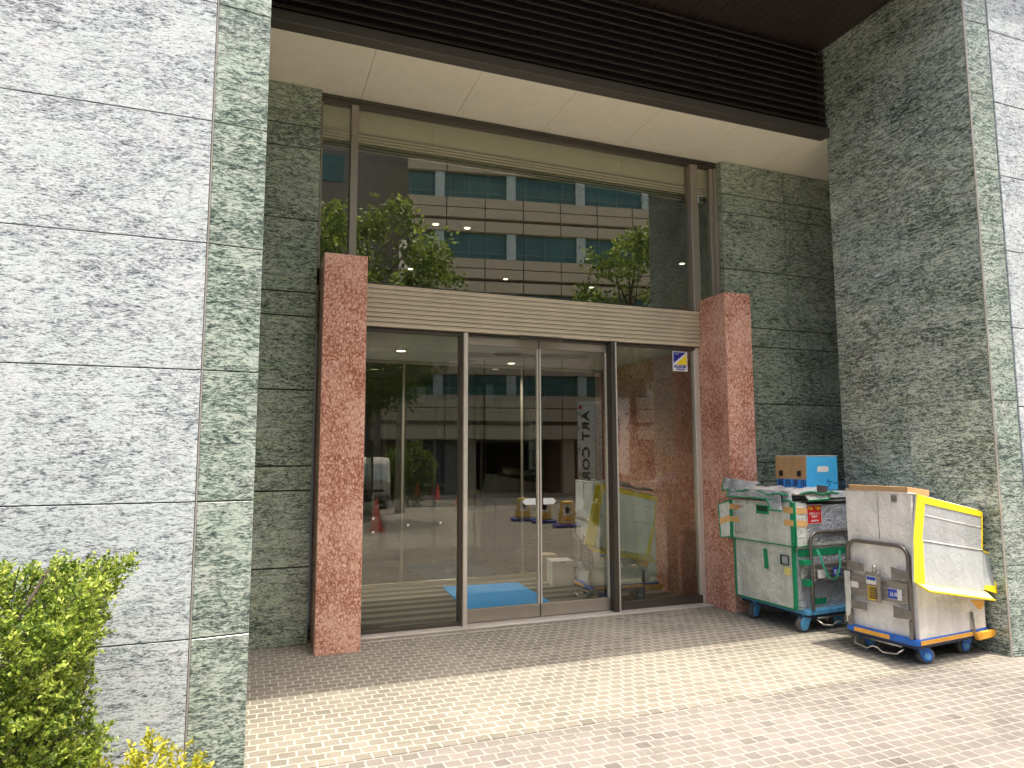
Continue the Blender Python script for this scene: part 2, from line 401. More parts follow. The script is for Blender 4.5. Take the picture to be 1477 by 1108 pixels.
# red granite pillars
for nm, x0, x1, lab in (('L', .511, .866, 'free standing red granite pillar left of the glass doors'), ('R', 4.4995, 4.83, 'red granite pillar right of the glass doors, beside the silver trolley box')):
    mb = MB(); mb.box(x0, x1, -.4825, -.002, 0, 3.218, (random.uniform(0, 50), random.uniform(0, 50)))
    if nm == 'R': mb.box(4.5, 4.8, 0.06, 0.09, 0, 3.2)
    tag(mb.build('granite_pillar', G_RED, bevel=.006, seg=2), lab, 'pillar', 'red granite pillars', 'thing')

# ================================================================== GLAZING
# upper window
uw = thing('upper_window', 'large fixed window above the door header, reflecting the building opposite', 'window', (2.6, 0, 3.1))
mb = MB(); mb.box(.495, 4.80, -.03, .05, 4.775, 4.826); mb.box(.495, 4.8, -.045, -.031, 4.80, 4.823); mb.box(.495, 4.8, -.028, .045, 4.755, 4.773)
mb.box(.866, 4.47, -.02, .05, 3.09, 3.115)
loc(mb.build('frame', DARKM, uw, bevel=.003), uw)
for xa, xb in ((.757, .823), (4.436, 4.53)):
    mb = MB(); mb.box(xa, xb, -.062, .05, 3.09 if xa > 2 else 3.219, 4.754); loc(mb.build('mullion', CHAMP, uw, bevel=.004), uw)
for q in ((.494, .512, -.03, .05, 3.2, 4.754), (4.712, 4.757, -.03, .05, 3.0, 4.754), (4.76, 4.806, -.045, .05, 3.0, 4.754)): loc(MB().box(*q).build('jamb', CHAMP, uw, bevel=.003), uw)
for xa, xb, za in ((.512, .757, 3.0), (.823, 4.436, 3.10), (4.53, 4.712, 3.0)):
    mb = MB(); mb.poly([(xa, 0, za), (xb, 0, za), (xb, 0, 4.755), (xa, 0, 4.755)]); loc(mb.build('pane', GLASS, uw), uw)
# door header
dh = thing('door_header', 'ribbed champagne metal header above the glass doors', 'header', (2.7, 0, 2.7))
mb = MB(); N = 9; hh = (3.087 - 2.70) / N
for k in range(N):
    z = 2.70 + k * hh
    mb.prism([(-.034, z + .009), (-.060, z + .012), (-.066, z + hh - .009), (-.084, z + hh - .006), (-.084, z + hh - .001), (-.034, z + hh - .001)], 'x', .868, 4.497)
loc(mb.build('ribs', HEADM, dh), dh)
mb = MB(); mb.box(.868, 4.497, -.033, .06, 2.70, 3.088); loc(mb.build('backing', DARKM, dh), dh)
mb = MB(); mb.box(2.40, 2.86, -.088, -.04, 2.682, 2.698); mb.box(2.45, 2.81, -.096, -.05, 2.670, 2.682); tag(loc(mb.build('door_sensor', DARKM, dh, bevel=.006), dh))
# fixed side panes, posts
def pane_obj(parent, xa, xb, za, zb, y, m=None):
    mb = MB(); mb.poly([(xa, y, za), (xb, y, za), (xb, y, zb), (xa, y, zb)]); return loc(mb.build('pane', m or GLASS_D, parent), parent)
sl = thing('side_light', 'fixed glass panel between the left red pillar and the sliding doors', 'window', (1.35, 0, 0))
mb = MB(); mb.box(.868, 1.83, -.035, .03, .02, .052); mb.box(.868, 1.83, -.03, .03, 2.668, 2.698); mb.box(.868, .884, -.03, .03, .05, 2.668); loc(mb.build('frame', DARKM, sl, bevel=.002), sl)
mb = MB(); mb.box(1.806, 1.830, -.04, .05, .02, 2.697); loc(mb.build('dark_post', DARKM, sl, bevel=.002), sl)  # dark bronze bar along the side of the post
mb = MB(); mb.box(1.8315, 1.872, -.085, .05, .004, 2.697); loc(mb.build('post', LIGHTM, sl, bevel=.003), sl)
pane_obj(sl, .884, 1.806, .052, 2.668, -.003)
sr = thing('side_light', 'fixed glass panel with the security sticker, left of the right red pillar', 'window', (3.95, 0, 0))
for q in ((3.452, 4.452, -.035, .03, .02, .10), (3.452, 4.452, -.03, .03, 2.672, 2.698)): loc(MB().box(*q).build('frame', DARKM, sr, bevel=.003), sr)
for q in ((4.425, 4.45, -.04, .03, .101, 2.671), (4.4535, 4.497, -.03, .03, .02, 2.698)): loc(MB().box(*q).build('jamb', LIGHTM, sr, bevel=.003), sr)
mb = MB(); mb.box(3.388, 3.434, -.085, .05, .004, 2.697); loc(mb.build('dark_post', DARKM, sr, bevel=.003), sr)
mb = MB(); mb.box(3.4355, 3.4505, -.088, .05, .004, 2.697); loc(mb.build('post', STEEL, sr, bevel=.002), sr)
pane_obj(sr, 3.45, 4.426, .10, 2.672, -.003)
# sliding doors
for k, (xa, xb, lab) in enumerate(((1.874, 2.624, 'left leaf of the glass sliding doors, between side panel and centre'), (2.636, 3.386, 'right leaf of the glass sliding doors, a trolley box seen through it'))):
    d = thing('sliding_door', lab, 'door', ((xa + xb) / 2, .02, 0), group='entrance sliding doors')
    mb = MB(); mb.box(xa, xb, .008, .05, 2.60, 2.676); loc(mb.build('top_rail', CHAMP, d, bevel=.003), d)
    mb = MB(); mb.box(xa, xb, .008, .05, .024, .142); loc(mb.build('bottom_rail', CHAMP, d, bevel=.003), d)
    mb = MB()
    for q in (xa, xb - .016): loc(MB().box(q, q + .016, .008, .05, .143, 2.599).build('stile', LIGHTM, d, bevel=.003), d)
    pane_obj(d, xa + .016, xb - .016, .142, 2.60, .028)
    s = -1 if k == 0 else 1; c = xb - .09 if k == 0 else xa + .09
    # arrow shaped hand label near the meeting stile
    mb = MB(); a, b = c - .055 * s, c + .05 * s; pr_ = [(a, 1.075), (b, 1.075), (b + .03 * s, 1.105), (b, 1.135), (a, 1.135)]
    if s < 0: pr_ = pr_[::-1]
    mb.prism(pr_, 'y', .016, .019); t_ = loc(mb.build('hand_label', plain('label_white', (.75, .8, .8), .5), d), d)
    mb = MB(); a, b = c - .045 * s, c + .0 * s; mb.box(a, b, .0145, .0155, 1.085, 1.125); loc(mb.build('label_print', plain('label_teal', (.08, .42, .42), .5), t_), d)
mb = MB(); mb.box(.868, 4.497, -.15, .06, .0045, .0195); tag(mb.build('door_sill', STEEL, bevel=.003), 'brushed metal sill running under the glass doors', 'door sill', kind='thing')
for xa, xb, y in ((.87, 1.75, -.235), (2.0, 2.62, -.26)):
    pass
mb = MB()
for xa, xb in ((.872, 1.78), (1.83, 2.62)):
    mb.box(xa, xb, -.232, -.222, -.02, .009)
tag(mb.build('drain_edging', STEEL), 'thin metal drain edging set in the pavers before the doors', 'drain', kind='thing')
# three white dots on the left side panel (manifestation stickers)
WHITE = plain('white_vinyl', (.82, .82, .80), .5, var=.03)
for x, z in ((1.03, 1.0), (1.03, .88), (1.34, .93), (1.64, .94)):
    mb = MB(); mb.lathe([(.011, 0), (.011, -.0015)], (x, -.0045, z), 'y', 12); loc(mb.build('safety_dot', WHITE, sl), sl)

# security sticker (on the right fixed pane)
ST = thing('security_sticker', 'small blue, yellow and white security sticker on the glass panel', 'sticker', (4.27, -.006, 2.44))
NAVY = plain('navy_ink', (.015, .02, .28), .45); YEL = plain('yellow_ink', (.85, .72, .02), .45); STW = plain('sticker_white', (.78, .78, .85), .45, var=.02)
mb = MB(); mb.box(-.093, .093, 0, .002, 0, .212); mb.build('sheet', STW, ST)
mb = MB(); mb.prism([(-.083, .085), (.075, .203), (-.083, .203)][::-1], 'y', -.002, -.0005); mb.build('blue_field', NAVY, ST)
mb = MB(); mb.prism([(-.06, .072), (.083, .072), (.083, .185)], 'y', -.002, -.0005); mb.build('yellow_field', YEL, ST)
text_obj('brand_lettering', 'ALSOK', .046, NAVY, (0, -.002, .035), (R(90), 0, 0), ST, bold=.0016, align='CENTER', sx=1.12)
text_obj('small_print', '綜合警備保障', .018, NAVY, (0, -.002, .012), (R(90), 0, 0), ST, align='CENTER')
text_obj('corner_print', 'Security', .018, STW, (-.075, -.0035, .18), (R(90), 0, 0), ST)
# ================================================================== INTERIOR
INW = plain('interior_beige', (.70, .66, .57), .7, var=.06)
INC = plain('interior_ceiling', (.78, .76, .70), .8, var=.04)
def striped():
    m = NT('striped_floor', .55, .4); p = m.objc()
    y = m.n('SeparateXYZ', {0: p}).outputs[1]
    w = m.math('FRACT', m.math('MULTIPLY', y, 1 / .25))
    s = m.math('GREATER_THAN', w, .52)
    spk = m.noise(p, 240, 3, .7)
    a = m.mix(1.0, (.035, .038, .034), m.ramp(spk, [(.3, .6), (.7, 1.5)]), 'MULTIPLY'); b = m.mix(1.0, (.22, .21, .17), m.ramp(spk, [(.3, .5), (.7, 1.5)]), 'MULTIPLY')
    m.set(base=m.mix(s, a, b)); return m.m
FLOORIN = plain('lobby_floor', (.17, .16, .14), .3, var=.1)
mb = MB(); mb.box(.5, 4.9, .07, 2.0, -.02, .008); tag(mb.build('vestibule_floor', striped()), kind='structure')
mb = MB(); mb.box(-3, 9, 2.0, 12, -.02, .008); tag(mb.build('lobby_floor', FLOORIN), kind='structure')
BLUEM = plain('blue_mat', (.0, .36, .95), .9, var=.15, scale=40, bump=.5, bscale=300)
mb = MB(); mb.box(0, .93, 0, 1.32, 0, .012)
o = mb.build('doormat', BLUEM, bevel=.004); o.location = (2.06, .5, .009); o.rotation_euler.z = R(-4); tag(o, 'bright blue doormat on the striped floor just inside the doors', 'doormat', kind='thing')
mb = MB(); mb.box(.60, 1.13, .12, .30, 0.0085, .02); tag(mb.build('floor_grating', plain('grating_dark', (.03, .03, .03), .4, metal=.5, var=.4, scale=60)), 'small dark floor plate inside the left glass panel', 'floor plate', kind='thing')
iw = thing('interior_wall', 'polished red granite wall inside the doorway on the right', 'wall', (4.5, 1, 0))
mb = MB(); mb.box(4.46, 4.6, .065, 2.3, 0.009, 2.695, (11, 5)); loc(mb.build('cladding', G_RED, iw), iw)
iw2 = thing('interior_wall', 'dim beige wall inside the doorway on the left', 'wall', (.6, 1, 0))
mb = MB(); mb.box(.55, .80, .065, 2.0, .009, 2.695); loc(mb.build('plaster', INW, iw2), iw2)
ic = thing('vestibule_ceiling', 'pale ceiling just inside the glass doors with round lights', 'ceiling', (2.6, 1, 2.7))
mb = MB()
for i in range(4):
    for j in range(2): mb.box(.55 + i * 1.0 + .003, .55 + (i + 1) * 1.0 - .003, .07 + j * 1.0, .07 + (j + 1) * 1.0 - .005, 2.70, 2.72)
loc(mb.build('panels', INC, ic), ic)
mb = MB(); mb.box(.5, 4.7, .07, 2.15, 2.725, 3.07); loc(mb.build('fascia', INW, ic), ic)
# inner doors
idr = thing('inner_door', 'second set of glass doors at the back of the vestibule', 'door', (2.6, 2.05, 0))
mb = MB()
for x in (1.71, 3.255): mb.box(x - .013, x + .013, 2.03, 2.07, .061, 2.66)
mb.box(.80, 4.45, 2.03, 2.07, 2.662, 2.695); mb.box(.80, 4.45, 2.03, 2.07, .0085, .06)
loc(mb.build('frame', CHAMP, idr, bevel=.003), idr)
for xa, xb in ((.88, 1.69), (1.73, 2.6), (2.64, 3.235), (3.275, 4.38)):
    pane_obj(idr, xa, xb, .06, 2.66, 2.05, GLASS_IN)
# lobby shell
lb = thing('lobby_wall', 'dark lobby wall seen deep behind the glass', 'wall', (3, 12, 0))
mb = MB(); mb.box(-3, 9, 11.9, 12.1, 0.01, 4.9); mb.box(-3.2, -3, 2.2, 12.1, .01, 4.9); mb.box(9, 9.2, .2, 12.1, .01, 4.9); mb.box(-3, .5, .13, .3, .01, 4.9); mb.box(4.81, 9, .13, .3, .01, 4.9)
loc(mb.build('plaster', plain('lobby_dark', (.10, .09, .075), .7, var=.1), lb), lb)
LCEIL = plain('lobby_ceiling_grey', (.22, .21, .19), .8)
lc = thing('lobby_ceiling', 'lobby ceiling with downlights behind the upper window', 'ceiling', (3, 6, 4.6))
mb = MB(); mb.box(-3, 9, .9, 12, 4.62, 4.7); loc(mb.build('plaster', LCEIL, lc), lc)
# slatted blind box behind the top of the upper window
bl = thing('slatted_valance', 'cream valance with fine horizontal slats inside the top of the upper window', 'blind', (2.6, .2, 4.4))
mb = MB()
for i in range(4): mb.box(.50 + i * 1.06, .50 + (i + 1) * 1.06 - .006, .10, .13, 4.585, 4.80)
loc(mb.build('fascia', CREAM, bl), bl)
mb = MB()
for k in range(6): mb.prism([(.12, 4.40 + k * .03), (.135, 4.40 + k * .03), (.150, 4.418 + k * .03), (.135, 4.418 + k * .03)], 'x', .5, 4.74)
loc(mb.build('slats', CREAM, bl), bl)
mb = MB(); mb.box(.5, 4.74, .235, .26, 4.375, 4.8); mb.box(.5, 4.74, .11, .234, 4.372, 4.392); loc(mb.build('backing', DARKM, bl), bl)
LAMP = emit('lamp_warm', (1, .86, .6), 2.5); TRIMW = plain('lamp_trim', (.5, .48, .44), .5)
def downlight(x, y, z, r, lab, on=True):
    t = thing('downlight', lab, 'ceiling light', (x, y, z), 0, 'round ceiling downlights')
    mb = MB(); mb.lathe([(r * 1.25, 0), (r * 1.25, -.008), (r, -.012), (r, -.002)], (0, 0, 0)); mb.build('trim', TRIMW, t)
    mb = MB(); mb.lathe([(r * .97, -.002), (r * .97, -.0125)], (0, 0, 0)); mb.build('lens', LAMP if on else TRIMW, t)
    if on:
        ld = bpy.data.lights.new('lamp', 'SPOT'); ld.energy = 5 if z > 4 else 34; ld.spot_size = R(150); ld.spot_blend = .6; ld.shadow_soft_size = .06; ld.color = (1, .9, .74)
        lo = bpy.data.objects.new('lamp', ld); COL.objects.link(lo); lo.parent = t; lo.location = (0, 0, -.02)
for x, y in ((2.195, 2.45), (2.633, 2.45), (2.357, 4.731), (4.055, 4.795), (5.738, 4.808), (6.384, 2.905)):
    downlight(x, y, 4.62, .042, 'lit round downlight in the lobby ceiling behind the upper window')
for x, y, r, on in ((2.686, 1.035, .13, False), (2.45, 1.75, .05, False), (3.0, 1.75, .045, True), (1.5, 1.2, .05, True)):
    t = downlight(x, y, 2.70, r, 'lit small downlight in the ceiling inside the doors' if on else ('large unlit round fixture in the ceiling inside the doors' if r > .1 else 'small unlit fixture in the ceiling inside the doors'), on)
# ================================================================== TROLLEYS
BLUE = plain('blue_plastic', (.012, .13, .55), .42, var=.25, scale=14)
BLUE_L = plain('worn_blue_plastic', (.09, .33, .58), .5, var=.35, scale=18)
ORANGE = plain('orange_bumper', (.78, .38, .04), .5, var=.15)
TUBE = plain('grey_tube', (.17, .155, .14), .38, metal=.5, var=.2, scale=20)
ALU = plain('aluminium', (.36, .34, .31), .4, metal=.6, var=.15)
WIRE = plain('steel_wire', (.5, .48, .44), .3, metal=.8)
RUB = plain('grey_rubber', (.10, .10, .10), .8)
PAPER = plain('paper_label', (.72, .72, .70), .7, var=.05); LBLUE = plain('label_blue', (.03, .07, .42), .5); LYEL = plain('label_yellow', (.75, .50, .04), .55)
LTEXT = plain('label_text', (.03, .03, .05), .7); LTW = plain('label_text_white', (.8, .8, .8), .6)
WBOX = foil('white_board', (.90, .88, .82), .38, .03, .4, .20)
GPANEL = foil('grey_panel', (.40, .43, .445), .3, .05, .22, .12)
YTAPE = plain('yellow_tape', (.93, .74, .015), .42, var=.08, scale=12)
YLEDGE = plain('toplit_yellow_tape', (.86, .80, .28), .45, var=.1)  # the yellow tape again, painted paler where light falls on the lip
CARD = plain('cardboard', (.46, .29, .14), .85, var=.12, scale=14)
GTAPE = plain('grey_tape', (.20, .185, .165), .5, var=.25, scale=16)
SILV = foil('silver_foil', (.74, .77, .72), .36, .15, .6, .24)
SILV2 = foil('dull_silver_foil', (.50, .53, .58), .36, .22, .9, .28)
GREEN = plain('green_tape', (.012, .27, .12), .45, var=.2, scale=16)
TAN = plain('tan_tape', (.72, .44, .17), .5, var=.1)
GDARK = plain('dark_slot', (.01, .05, .03), .7)

def caster(root, x, y, a, blue):
    r = .063
    mb = MB()
    mb.lathe([(.035, .135), (.035, .155)], (x, y, 0), n=14)
    c, s = math.cos(a), math.sin(a)
    def tr(px, py, pz): return (x + c * px - s * py, y + s * px + c * py, pz)
    for sg in (-1, 1):
        w = .028 * sg
        prof = [(-.042, .137), (.042, .137), (.074, r + .022), (.066, r - .030), (.035, r - .042), (.004, r - .030), (-.022, r + .03)]
        bot = []
        b0 = len(mb.v)
        for yy in (w - .004, w + .004):
            for p in prof: mb.v.append(tr(p[0], yy, p[1]))
        n = len(prof)
        for i in range(n):
            j = (i + 1) % n; mb.f.append((b0 + i, b0 + j, b0 + n + j, b0 + n + i)); mb.o.append((0, 0)); mb.sm.append(False)
        mb.f.append(tuple(b0 + i for i in reversed(range(n)))); mb.f.append(tuple(b0 + n + i for i in range(n))); mb.o += [(0, 0)] * 2; mb.sm += [False] * 2
    fork = mb.build('caster', blue, root, bevel=.002)
    mb = MB(); n = 22; cx, cz = .035, r
    prof = [(.02, -.021), (.05, -.021), (r - .003, -.019), (r, -.012), (r, .012), (r - .003, .019), (.05, .021), (.02, .021)]
    b0 = len(mb.v)
    for (rr, h) in prof:
        for k in range(n):
            t = 2 * math.pi * k / n; mb.v.append(tr(cx + rr * math.cos(t), h, cz + rr * math.sin(t)))
    for i in range(len(prof) - 1):
        for k in range(n):
            k2 = (k + 1) % n; mb.f.append((b0 + i * n + k, b0 + i * n + k2, b0 + (i + 1) * n + k2, b0 + (i + 1) * n + k)); mb.o.append((0, 0)); mb.sm.append(True)
    wh = mb.build('wheel', RUB, fork)
    mb = MB()
    mb.tube([tr(cx, -.037, cz), tr(cx, .037, cz)], .024, 14)
    mb.build('hub', BLUE_L, fork)
    return fork

def trolley(root, L, W, blue=None, pedal=True, wheels=None, strips=True):
    blue = blue or BLUE
    # platform: rounded slab with a raised rim
    def rr(x0, x1, y0, y1, r, n=5):
        pts = []
        for cx, cy, a0 in ((x1 - r, y0 + r, -90), (x1 - r, y1 - r, 0), (x0 + r, y1 - r, 90), (x0 + r, y0 + r, 180)):
            for k in range(n + 1): a = R(a0 + 90 * k / n); pts.append((cx + r * math.cos(a), cy + r * math.sin(a)))
        return pts
    mb = MB(); mb.prism(rr(0, L, 0, W, .04), 'z', .155, .200)
    pf = mb.build('platform', blue, root, bevel=.008, seg=2)
    mb = MB(); mb.prism(rr(.012, L - .012, .012, W - .012, .035), 'z', .135, .1545); mb.build('underframe', plain('underframe_dark', (.02, .03, .06), .6), root)
    for cx, cy, a in wheels or ((.15, .085, R(-28)), (.13, W - .075, R(-15)), (L - .16, .10, R(170)), (L - .16, W - .08, 0)):
        caster(root, cx, cy, a, blue)
    if strips:
        mb = MB(); mb.box(-.006, -.0005, W * .36, W * .86, .162, .194); mb.build('bumper_strip', ORANGE, root, bevel=.003)
        mb = MB(); mb.box(.035, L * .78, -.006, -.0005, .162, .194); mb.build('bumper_strip', ORANGE, root, bevel=.003)
        mb = MB(); mb.prism([(L * .75, .165), (L * .75 + .02, .128), (L - .01, .132), (L + .02, .148), (L + .02, .182), (L, .187), (L * .75, .187)], 'y', -.030, -.001); mb.build('corner_bumper', ORANGE, root, bevel=.006, seg=2)
    # handle hoop at x = .02
    z0, z1, r, q = .20, .865, .0155, .085
    ya, yb = .045, W - .045
    path = [(.02, ya, z0), (.02, ya, .4), (.02, ya, z1 - q)]
    for k in range(1, 7): a = R(90 * k / 6); path.append((.02, ya + q - q * math.cos(a), z1 - q + q * math.sin(a)))
    for k in range(0, 7): a = R(90 * k / 6); path.append((.02, yb - q + q * math.sin(a), z1 - q + q * math.cos(a)))
    path += [(.02, yb, .4), (.02, yb, z0)]
    h = MB().tube(path, r, 10).build('handle', TUBE, root)
    mb = MB(); mb.box(.010, .030, ya + .016, yb - .016, .44, .60)
    for zz in (.445, .485, .525, .575): mb.box(.004, .0098, ya + .018, yb - .018, zz, zz + .018)
    rail = mb.build('back_rail', ALU, root, bevel=.003)
    if pedal:
        m = W / 2
        MB().tube([(-.01, m - .20, .12), (-.055, m - .17, .085), (-.055, m - .06, .07), (-.065, m - .02, .10), (-.065, m + .02, .10), (-.055, m + .07, .07), (-.055, m + .17, .085), (-.01, m + .20, .12)], .006, 6).build('brake_pedal', WIRE, root)
        MB().tube([(.02, m - .16, .125), (.02, m + .16, .125)], .008, 6).build('brake_rod', WIRE, root)
    return h, rail

def crumple(quad, nu, nv, amp, seed, bow=0.0):
    q = [Vector(p) for p in quad]; n = (q[1] - q[0]).cross(q[3] - q[0]).normalized()
    def fn(u, v):
        p = q[0].lerp(q[1], u).lerp(q[3].lerp(q[2], u), v)
        d = noise.noise(p * 5 + Vector((seed, seed * 2, 0))) + .5 * noise.noise(p * 13 + Vector((seed, 0, 0)))
        return p + n * (d * amp + bow * math.sin(math.pi * u) * math.sin(math.pi * v))
    return MB().grid(fn, nu, nv)

def body_box(x0, x1, y0, y1, z0, ztl, ztr, amp, seed, name, mat, root):
    """upright board box with a slightly wavy skin; top height from ztl (x0) to ztr (x1)"""
    mb = MB()
    top = lambda x: ztl + (ztr - ztl) * (x - x0) / (x1 - x0)
    def side(pa, pb, flip):
        n = Vector((pb[1] - pa[1], -(pb[0] - pa[0]), 0)).normalized()
        def fn(u, v):
            x = pa[0] + (pb[0] - pa[0]) * u; y = pa[1] + (pb[1] - pa[1]) * u; z = z0 + (top(x) - z0) * v
            e = min(u, 1 - u, v, 1 - v); k = min(1, e * 8)
            d = noise.noise(Vector((x * 3.2, y * 3.2 + seed, z * 3.2))) + .4 * noise.noise(Vector((x * 9, y * 9 + seed, z * 5)))
            return (x + n.x * d * amp * k, y + n.y * d * amp * k, z)
        mb.grid(fn, 18, 24)
    side((x0, y0), (x1, y0), 0); side((x1, y0), (x1, y1), 0); side((x1, y1), (x0, y1), 0); side((x0, y1), (x0, y0), 0)
    mb.poly([(x0, y0, top(x0)), (x1, y0, top(x1)), (x1, y1, top(x1)), (x0, y1, top(x0))])
    mb.poly([(x0, y1, z0), (x1, y1, z0), (x1, y0, z0), (x0, y0, z0)])
    return mb.build(name, mat, root)

def white_box_trolley(root, L, W, wing, board=None, skin=None):
    board = board or GPANEL; skin = skin or WBOX
    h, rail = trolley(root, L, W)
    k = L / .90
    b = body_box(.045, L - .035, .012, W - .035, .2005, 1.262, 1.105, .017, L * 7, 'board_box', skin, root)
    # soft folded lid edge
    mb = MB(); mb.tube([(.045, .010, 1.259), (.045, W - .04, 1.264)], .007, 6); mb.tube([(.045, .01, 1.259), (L - .04, .01, 1.105)], .007, 6); mb.build('lid_edge', WBOX, b)
    mb = MB(); mb.tube([(.040, W * .47, .90), (.040, W * .47, 1.25)], .0025, 5); mb.build('seam', GTAPE, b)
    # hanging front flap, folded once, taped yellow
    F = [(.078 * k, -.012, 1.250), (L - .022, -.012, 1.092), (L - .06, -.016, .797), (.0, -.016, .934), (-.09, -.062, .636), (L - .15, -.062, .498)]
    tl, tr_, mr, ml, bl_, br = [Vector(p) for p in F]
    fl = MB().plate([ml, mr, tr_, tl], .012).build('flap', board, root)
    lf = MB().plate([bl_, br, mr, ml], .012).build('lower_flap', board, fl)
    mb = MB(); e = Vector((0, -.003, 0))
    def band(a, b, wdir, w): mb.plate([a + e, b + e, b + e + wdir * w, a + e + wdir * w], .002)
    ux = (tr_ - tl).normalized(); dn = (ml - tl).normalized(); dn2 = (bl_ - ml).normalized()
    mb.plate([ml + e, ml + e + ux * .10, tl + e + ux * .10, tl + e], .002)
    mb.plate([bl_ + e * 1.5, bl_ + e * 1.5 + ux * .12, ml + e * 1.5 + ux * .11, ml + e * 1.5], .002)
    mb.plate([tl + e * 1.5 + dn * .052 + ux * .02, tr_ + e * 1.5 + dn * .040, tr_ + e * 1.5, tl + e * 1.5], .002)
    mb.plate([mr + e - ux * .014, mr + e, tr_ + e, tr_ + e - ux * .014], .002)
    mb.plate([tl + Vector((.0, .004, .006)), tr_ + Vector((0, .004, .006)), tr_ + Vector((0, .03, .008)), tl + Vector((0, .03, .008))], .003)
    if not wing:
        mb.plate([br + e - ux * .05, br + e, mr + e, mr + e - ux * .02], .002)
    mb.build('yellow_edging', YTAPE, fl)
    MB().tube([ml + e + ux * .10, mr + e], .0045, 6).build('crease_highlight', WBOX, fl)  # thin white tube painting the highlight along the crease
    q0, q1 = tl.lerp(ml, .42), tr_.lerp(mr, .42); MB().tube([q0 + e * .3 + ux * .11, q1 + e * .3], .003, 5).build('crease_highlight', WBOX, fl)
    # lip at the foot of the flap, sticking out
    a, b2 = bl_ + Vector((.03, .006, -.004)), br + Vector((0, .006, -.004))
    lip = MB().plate([a + Vector((.045, -.058, -.050)), b2 + Vector((.03 * k, -.055, -.050)), b2 + Vector((.03 * k, .0, .0)), a], .012).build('flap_lip', YLEDGE, lf)
    mb = MB(); mb.tube([a + Vector((.043, -.062, -.056)), b2 + Vector((.03 * k, -.059, -.056))], .009, 6); mb.tube([a, a + Vector((.043, -.062, -.056))], .007, 6); mb.build('lip_edging', YTAPE, lip)
    MB().plate([(L * .60, -.07, .455), (L * .79, -.075, .435), (L * .77, -.06, .375), (L * .74, -.055, .371)], .008).build('orange_tab', ORANGE, lip)
    if wing:
        wp = [br + Vector((.0, -.002, .02)), br + Vector((.15, .0, -.03)), mr + Vector((.165, .02, -.05)), mr + Vector((.02, .0, -.012))]
        w = MB().plate(wp, .010).build('wing_flap', GPANEL, fl)
        mb = MB(); mb.tube([wp[0], wp[1], wp[2], wp[3]], .008, 6); mb.tube([mr, tr_], .006, 6)
        mb.plate([wp[0] + Vector((0, -.004, 0)), wp[1] + Vector((0, -.004, 0)), wp[1] + Vector((-.01, -.004, .06)), wp[0] + Vector((0, -.004, .025))], .003); mb.build('wing_edging', YTAPE, w)
    # grey strap tape down to the platform
    MB().plate([(L * .74, -.013, .165), (L * .77, -.013, .165), (L * .775, .004, .335), (L * .745, .004, .335)], .003).build('tape', GTAPE, root)
    # tapes holding the handle
    for y0, z0, dz in ((W - .20, .63, .02), (W - .21, .34, .0), (.03, .615, .03), (.03, .335, .03)):
        MB().plate([(-.004, y0 + .14, z0), (-.004, y0, z0 + dz * .3), (-.004, y0, z0 + .06 + dz * .3), (-.004, y0 + .14, z0 + .06 + dz)][::-1], .003).build('tape', GTAPE, root)
    MB().box(-.003, .0, .03, .055, .20, .33).build('tape', GTAPE, root); MB().box(-.003, 0, W - .075, W - .035, .20, .34).build('tape', GTAPE, root)
    # control box on the rail with labels
    cy = W * .53
    cb = MB().box(-.03, .009, cy - .055, cy + .06, .425, .645).build('lock_box', ALU, rail, bevel=.004)
    mb = MB(); mb.box(-.045, -.031, cy - .075, cy - .057, .43, .62); mb.tube([(-.02, cy - .02, .645), (-.02, cy - .02, .70)], .012, 8); mb.build('lock_lever', WIRE, rail)
    return h, rail, cy

# near trolley
t1 = thing('platform_trolley', 'blue platform trolley with a tall white box taped yellow, standing in the sun', 'trolley', (4.568, -2.407, 0), R(5.5), 'movers platform trolleys')
L1, W1 = .90, .60
h1, r1, cy = white_box_trolley(t1, L1, W1, True)
lab = MB().box(-.032, -.0305, cy - .04, cy + .045, .555, .615).build('label', PAPER, r1); MB().box(-.034, -.0325, cy - .035, cy + .04, .585, .61).build('label_print', LBLUE, r1)
MB().box(-.032, -.0305, cy - .03, cy + .035, .435, .54).build('warning_label', LYEL, r1)
for k in range(5): text_obj('label_print', '注意荷物', .016, LTEXT, (-.033, cy + .028, .52 - k * .018), (R(90), 0, R(-90)), r1)
MB().box(.000, .0035, .10, .21, .465, .545).build('label', PAPER, r1); MB().box(-.002, -.0005, .135, .208, .47, .54).build('label_print', LBLUE, r1)
text_obj('label_print', '台車', .035, LTW, (-.003, .195, .49), (R(90), 0, R(-90)), r1)
MB().box(.000, .0035, W1 - .14, W1 - .075, .50, .545).build('label', PAPER, r1)
MB().box(.034, .037, .12, .165, 1.19, 1.24).build('sticker', GTAPE, t1)
# tied-on plastic bag strap at the far post
crumple([(.0, W1 - .02, .22), (.0, W1 - .07, .22), (.0, W1 - .075, .62), (.0, W1 - .02, .62)], 6, 20, .012, 3).build('plastic_wrap', SILV, t1, solid=.003)
# cardboard lying on top of the box
mb = MB(); mb.box(0, .26, 0, .50, 0, .045); o = mb.build('flat_carton', CARD, bevel=.003)
tag(o, 'flat brown cardboard carton lying on top of the yellow taped box', 'carton', kind='thing')
o.location = (4.568 + .055 - .02, -2.407 + .035, 1.262); o.rotation_euler = (0, R(7), R(5.5))

